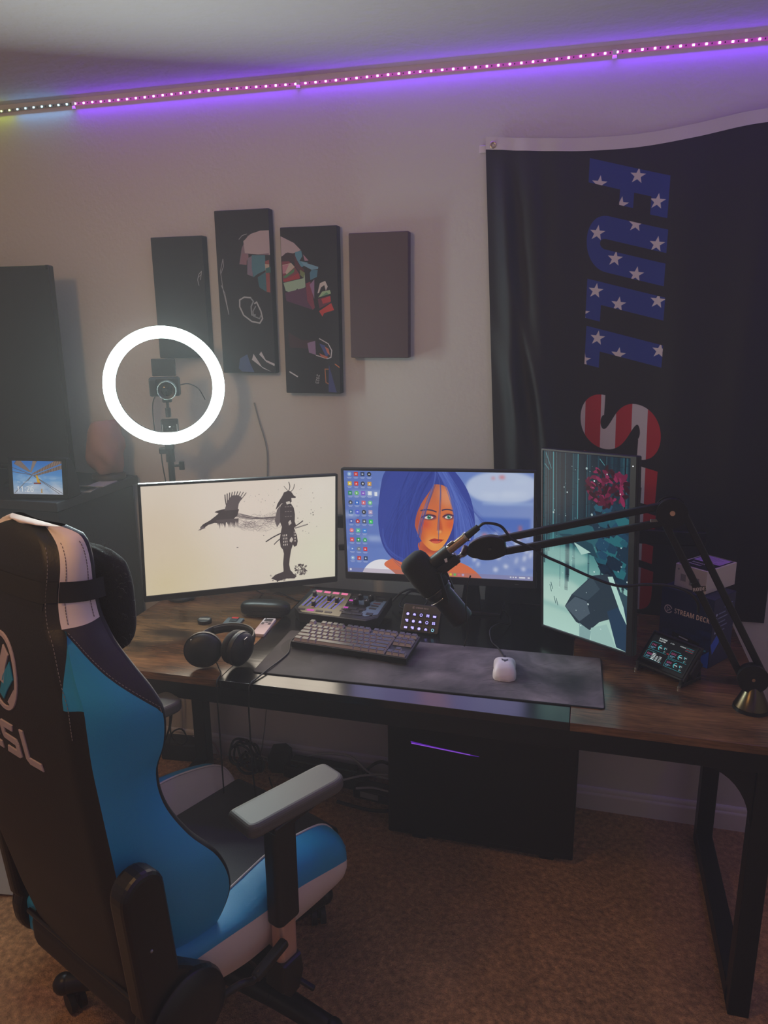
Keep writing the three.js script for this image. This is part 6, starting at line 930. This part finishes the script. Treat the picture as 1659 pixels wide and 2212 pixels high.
  ltr(-0.034, [[[0, 0.55], [0.012, 0.55], [0.012, 0.8], [0.044, 0.8], [0.05, 1], [0.008, 1], [0, 0.92]], [[0, 0.55], [0.004, 0.42], [0.044, 0.38], [0.056, 0.46], [0.052, 0.58], [0.012, 0.6]], [[0.044, 0.45], [0.057, 0.42], [0.057, 0.08], [0.048, 0], [0.044, 0.2]], [[0.048, 0], [0.044, 0.2], [0.010, 0.2], [0.004, 0]]]);
  ltr(0.040, [[[0, 0.12], [0.012, 0.2], [0.012, 1], [0, 1]], [[0, 0.12], [0.010, 0], [0.052, 0], [0.050, 0.2], [0.012, 0.2]]]);
  const script = canvas(512, 128, (c, w, h) => { c.fillStyle = '#131315'; c.fillRect(0, 0, w, h); c.fillStyle = '#cdbba4'; c.font = 'italic bold 84px serif'; c.textAlign = 'right'; c.fillText('maxnomic', 490, 88); });
  part(t, 'script_print', sheet(20, 4, (u, v) => { const x = lerp(-0.11, 0.122, u), y = lerp(1.215, 1.273, v); return [x, y, rear(x, y) + 0.0008, u, v]; }), M(0xffffff, 0.6, 0, { map: script }));

  // seat
  const Z = [-0.262, -0.25, -0.215, -0.16, -0.03, 0.08, 0.15, 0.22, 0.34];
  const ytR = smoothTable(Z, [0.372, 0.405, 0.448, 0.470, 0.490, 0.478, 0.470, 0.476, 0.49]), ytL = smoothTable(Z, [0.372, 0.412, 0.468, 0.498, 0.526, 0.520, 0.505, 0.49, 0.49]), yb = smoothTable(Z, [0.368, 0.372, 0.384, 0.396, 0.424, 0.436, 0.443, 0.446, 0.45]), yl = smoothTable(Z, [0.364, 0.335, 0.305, 0.298, 0.300, 0.302, 0.312, 0.325, 0.345]);
  for (const s of [-1, 1]) {
    const yt = s > 0 ? ytR : ytL, zf = (v) => lerp(-0.262, 0.34, Math.pow(v, 1.35)), wo = (z) => 0.272 - 0.05 * sstep(-0.2, -0.262, z) - 0.012 * sstep(0.1, 0.3, z);
    const bol = part(t, 'seat_bolster', [sheet(12, 50, (u, v) => { const z = zf(v), a = u * Math.PI * 0.5, xi = 0.192; return [s * (xi + (wo(z) - xi) * Math.sin(a) ** 0.9), lerp(yt(z), yb(z), 1 - Math.cos(a) ** 0.8), z]; }, s < 0)], blue, 'blue seat bolster');
    part(bol, 'rear_end', [rbox(0.062, 0.11, 0.09, 0.022, [s * 0.222, 0.362, 0.306], undefined, 4)], blue);
    part(bol, 'outer_side', sheet(10, 50, (u, v) => { const z = zf(v); return [s * (wo(z) + 0.003 * Math.sin(Math.PI * u) - 0.035 * u * u), lerp(yb(z), yl(z), u), z]; }, s < 0), white, 'white outer side');
    part(bol, 'inner_side', sheet(8, 50, (u, v) => { const z = zf(v), y = lerp(yt(z), Math.min(yt(z), 0.400), u); return [s * (0.192 - 0.014 * u), y, z]; }, s > 0), white, 'white inner side');
    part(bol, 'piping', tube(Array.from({ length: 16 }, (_, i) => { const z = zf(i / 15); return [s * 0.192, yt(z) + 0.001, z]; }), 0.0028, 60, 6), white);
  }
  part(t, 'seat_cushion', [sheet(30, 40, (u, v) => { const x = lerp(-0.182, 0.182, u); const k = v; let z, y; if (k < 0.2) { const a = k / 0.2 * Math.PI / 2; z = -0.250 - 0.030 * Math.cos(a); y = 0.376 + 0.036 * Math.sin(a); } else { z = lerp(-0.250, 0.30, (k - 0.2) / 0.8); y = 0.412 + 0.006 * Math.sin((k - 0.2) / 0.8 * Math.PI); } return [x, y + 0.006 * (1 - (u * 2 - 1) ** 2), z]; }, true), rbox(0.364, 0.08, 0.06, 0.012, [0, 0.345, -0.248])], seatBlack, 'black seat cushion');
  part(t, 'seat_shell', [rbox(0.44, 0.08, 0.56, 0.03, [0, 0.34, 0.04]), rbox(0.41, 0.10, 0.10, 0.03, [0, 0.352, 0.316])], black);
  part(t, 'rear_trim', rbox(0.42, 0.012, 0.012, 0.005, [0, 0.392, 0.358]), plastic);
  // recliner covers
  for (const s of [-1, 1]) {
    const o2 = shapeOf([[0.341, 0.715], ...Array.from({ length: 13 }, (_, i) => { const a = Math.PI - i / 12 * Math.PI; return [0.385 + 0.044 * Math.cos(a), 0.715 + 0.044 * Math.sin(a)]; }), [0.429, 0.70], [0.412, 0.46], ...Array.from({ length: 19 }, (_, i) => { const a = 0.45 - i / 18 * (Math.PI + 0.75); return [0.320 + 0.092 * Math.cos(a), 0.405 + 0.092 * Math.sin(a)]; }), [0.300, 0.498], [0.326, 0.52]]);
    const rc = part(t, 'recliner_cover', place(extrude(o2, s > 0 ? 0.05 : 0.036, 0.012, 3), [s > 0 ? 0.312 : -0.228, s > 0 ? 0 : -0.03, s > 0 ? 0 : -0.04], [0, -Math.PI / 2, 0]), plastic);
    part(rc, 'disc_cover', place(lathe([[0, 0.03], [0.055, 0.028], [0.084, 0.016], [0.09, 0.0], [0, 0]], undefined, undefined, 40), [s > 0 ? 0.308 : -0.258, s > 0 ? 0.405 : 0.375, s > 0 ? 0.320 : 0.28], [0, 0, -s * Math.PI / 2]), plastic);
    part(rc, 'screw_dot', ball(0.0035, [s > 0 ? 0.3125 : -0.265, 0.60, s > 0 ? 0.385 : 0.345]), M(0x8a8a88, 0.3, 0.7));
  }
  part(t, 'recline_lever', [tube([[0.300, 0.36, 0.235], [0.315, 0.365, 0.19], [0.318, 0.352, 0.16], [0.318, 0.36, 0.14]], 0.008, 30, 8), bar([0.318, 0.352, 0.155], [0.318, 0.375, 0.06], 0.022, 0.020, 0.006)], plastic);
  // armrests
  for (const s of [-1, 1]) {
    const a = new THREE.Group(), x = s * 0.29, turn = s > 0 ? -0.157 : -0.10, zoff = s > 0 ? 0 : -0.01;
    const padS = new THREE.Shape(), w = 0.045, l = 0.132; padS.moveTo(-w + 0.012, -l); padS.lineTo(w - 0.02, -l); padS.quadraticCurveTo(w, -l, w, -l + 0.03); padS.lineTo(w, l - 0.035); padS.quadraticCurveTo(w - 0.004, l, w - 0.03, l); padS.lineTo(-w + 0.02, l); padS.quadraticCurveTo(-w, l, -w, l - 0.03); padS.lineTo(-w, -l + 0.02); padS.quadraticCurveTo(-w, -l, -w + 0.012, -l);
    const pad = place(extrude(padS, 0.034, 0.011, 4), [x, 0.668, zoff], [-Math.PI / 2, 0, 0]).translate(-x, 0, -zoff).rotateY(turn).translate(x, 0, zoff);
    part(t, 'arm_pad', pad, M(0x585650, 0.5), 'dark grey arm pad');
    part(t, 'arm_mount', rbox(0.07, 0.018, 0.13, 0.006, [x, 0.662, zoff + 0.015]), plastic);
    part(t, 'arm_sleeve', place(extrude(roundShape(0.046, 0.07, 0.016), 0.25, 0.004, 2), [x, 0.405, zoff + 0.035], [-Math.PI / 2, 0, 0]), M(0x0f0f11, 0.5));
    part(t, 'arm_tube', place(extrude(roundShape(0.036, 0.056, 0.014), 0.14, 0.002, 1), [x, 0.275, zoff + 0.037], [-Math.PI / 2, 0, 0]), M(0xdcb8a0, 0.38, 0.5), 'polished metal tube');
    part(t, 'arm_bracket', [place(extrude(shapeOf([[-0.028, 0.045], [0.028, 0.045], [0.034, -0.005], [0.018, -0.045], [-0.012, -0.05], [-0.036, -0.02]]), 0.06, 0.008, 2), [x - 0.03, 0.262, zoff + 0.04], [0, Math.PI / 2, 0]), bar([x, 0.245, zoff + 0.04], [s * 0.08, 0.285, 0.04], 0.06, 0.02, 0.006)], plastic);
    part(t, 'height_lever', bar([x + s * 0.02, 0.235, zoff + 0.02], [x + s * 0.058, 0.218, zoff + 0.006], 0.012, 0.010, 0.003), plastic);
  }
  // mechanism, gas spring, five-legged base
  part(t, 'tilt_mechanism', rbox(0.20, 0.06, 0.26, 0.015, [0, 0.285, 0.03]), plastic);
  part(t, 'gas_column', [cyl(0.025, 0.025, 0.16, [0, 0.20, 0.02]), cyl(0.032, 0.038, 0.10, [0, 0.125, 0.02])], plastic);
  for (let k = 0; k < 5; k++) {
    const a = (-8 + 72 * k) * RAD, d = [Math.cos(a), Math.sin(a)], at = (q, y) => [d[0] * q, y, 0.02 + d[1] * q];
    const leg = part(t, 'base_leg', [rod(at(0.02, 0.105), at(0.20, 0.098), 0.036, 0.030, 12), rod(at(0.20, 0.098), at(0.365, 0.080), 0.030, 0.025, 12), place(new THREE.SphereGeometry(0.027, 14, 10), at(0.368, 0.080))], plastic);
    const p = at(0.345, 0.028), c = part(leg, 'caster', [cyl(0.027, 0.027, 0.014, [0, 0, 0.013], [Math.PI / 2, 0, 0]), cyl(0.027, 0.027, 0.014, [0, 0, -0.013], [Math.PI / 2, 0, 0]), cyl(0.007, 0.007, 0.03, [0, 0.032, 0]), rbox(0.03, 0.03, 0.01, 0.004, [0, 0.012, 0])].map((g) => place(g, p, [0, k * 1.3 + 0.4, 0])), M(0x0a0a0b, 0.5));
  }
  // neck pillow with its strap round the head section
  const pl = thing('neck_pillow', 'dark plush neck pillow strapped to the head section of the gaming chair', 'pillow', [-0.850, 0, 1.021], -22 * RAD);
  const g = new THREE.SphereGeometry(1, 40, 28), p = g.attributes.position;
  for (let i = 0; i < p.count; i++) { const q = (v, e) => Math.sign(v) * Math.pow(Math.abs(v), e); let x = q(p.getX(i), 0.62), y = q(p.getY(i), 0.62), z = q(p.getZ(i), 0.8); const waist = 1 - 0.14 * (1 - x * x) * 1.0; p.setXYZ(i, x * 0.152, y * 0.118 * waist + 1.183 + 0.004 * noise3.noise(x * 4, y * 4, z * 4), z * 0.048 + 0.262); } g.computeVertexNormals();
  const plush = dataTex(256, 256, (u, v) => [0.5 + fbm(u * 60, v * 60, 3, 2) * 0.9], false, 3, 3);
  part(pl, 'cushion', g, M(0x1b1d1d, 0.95, 0, { bumpMap: plush, bumpScale: 0.002 }));
  const R = rng(66), hairs = []; for (let i = 0; i < 150; i++) { const a = R() * 6.28, c = [Math.cos(a), Math.sin(a)], q = (v, e) => Math.sign(v) * Math.pow(Math.abs(v), e); const b = [q(c[0], 0.62) * 0.151, q(c[1], 0.62) * 0.117 + 1.183, 0.262 + (R() - 0.5) * 0.03], l = 0.004 + R() * 0.01; hairs.push(tube([b, [b[0] + c[0] * l * 0.6, b[1] + c[1] * l * 0.6 + 0.002, b[2]], [b[0] + c[0] * l, b[1] + c[1] * l + (R() - 0.5) * 0.008, b[2] + (R() - 0.5) * 0.008]], 0.00025, 3, 3)); }
  part(pl, 'stray_fluff', hairs, M(0x6a706c, 0.9)).userData.kind = 'stuff';
  const sy = (v) => lerp(1.228, 1.264, v);
  part(pl, 'strap', [sheet(30, 3, (u, v) => { const y = sy(v), x = lerp(-1, 1, u) * wr(y); return [x, y, rear(x, y) + 0.0025]; }), ...[-1, 1].map((s) => sheet(16, 3, (u, v) => { const y = sy(v) - 0.010 * u, q = side(s, y, Math.min(1, u * 1.0)); return [q[0] + s * 0.0035, y, q[2] + 0.0015 * (1 - u) - u * 0.02]; }, s > 0))], M(0x151617, 0.75, 0, { side: THREE.DoubleSide }), 'black elastic strap');
}

renderer.render(scene, camera);
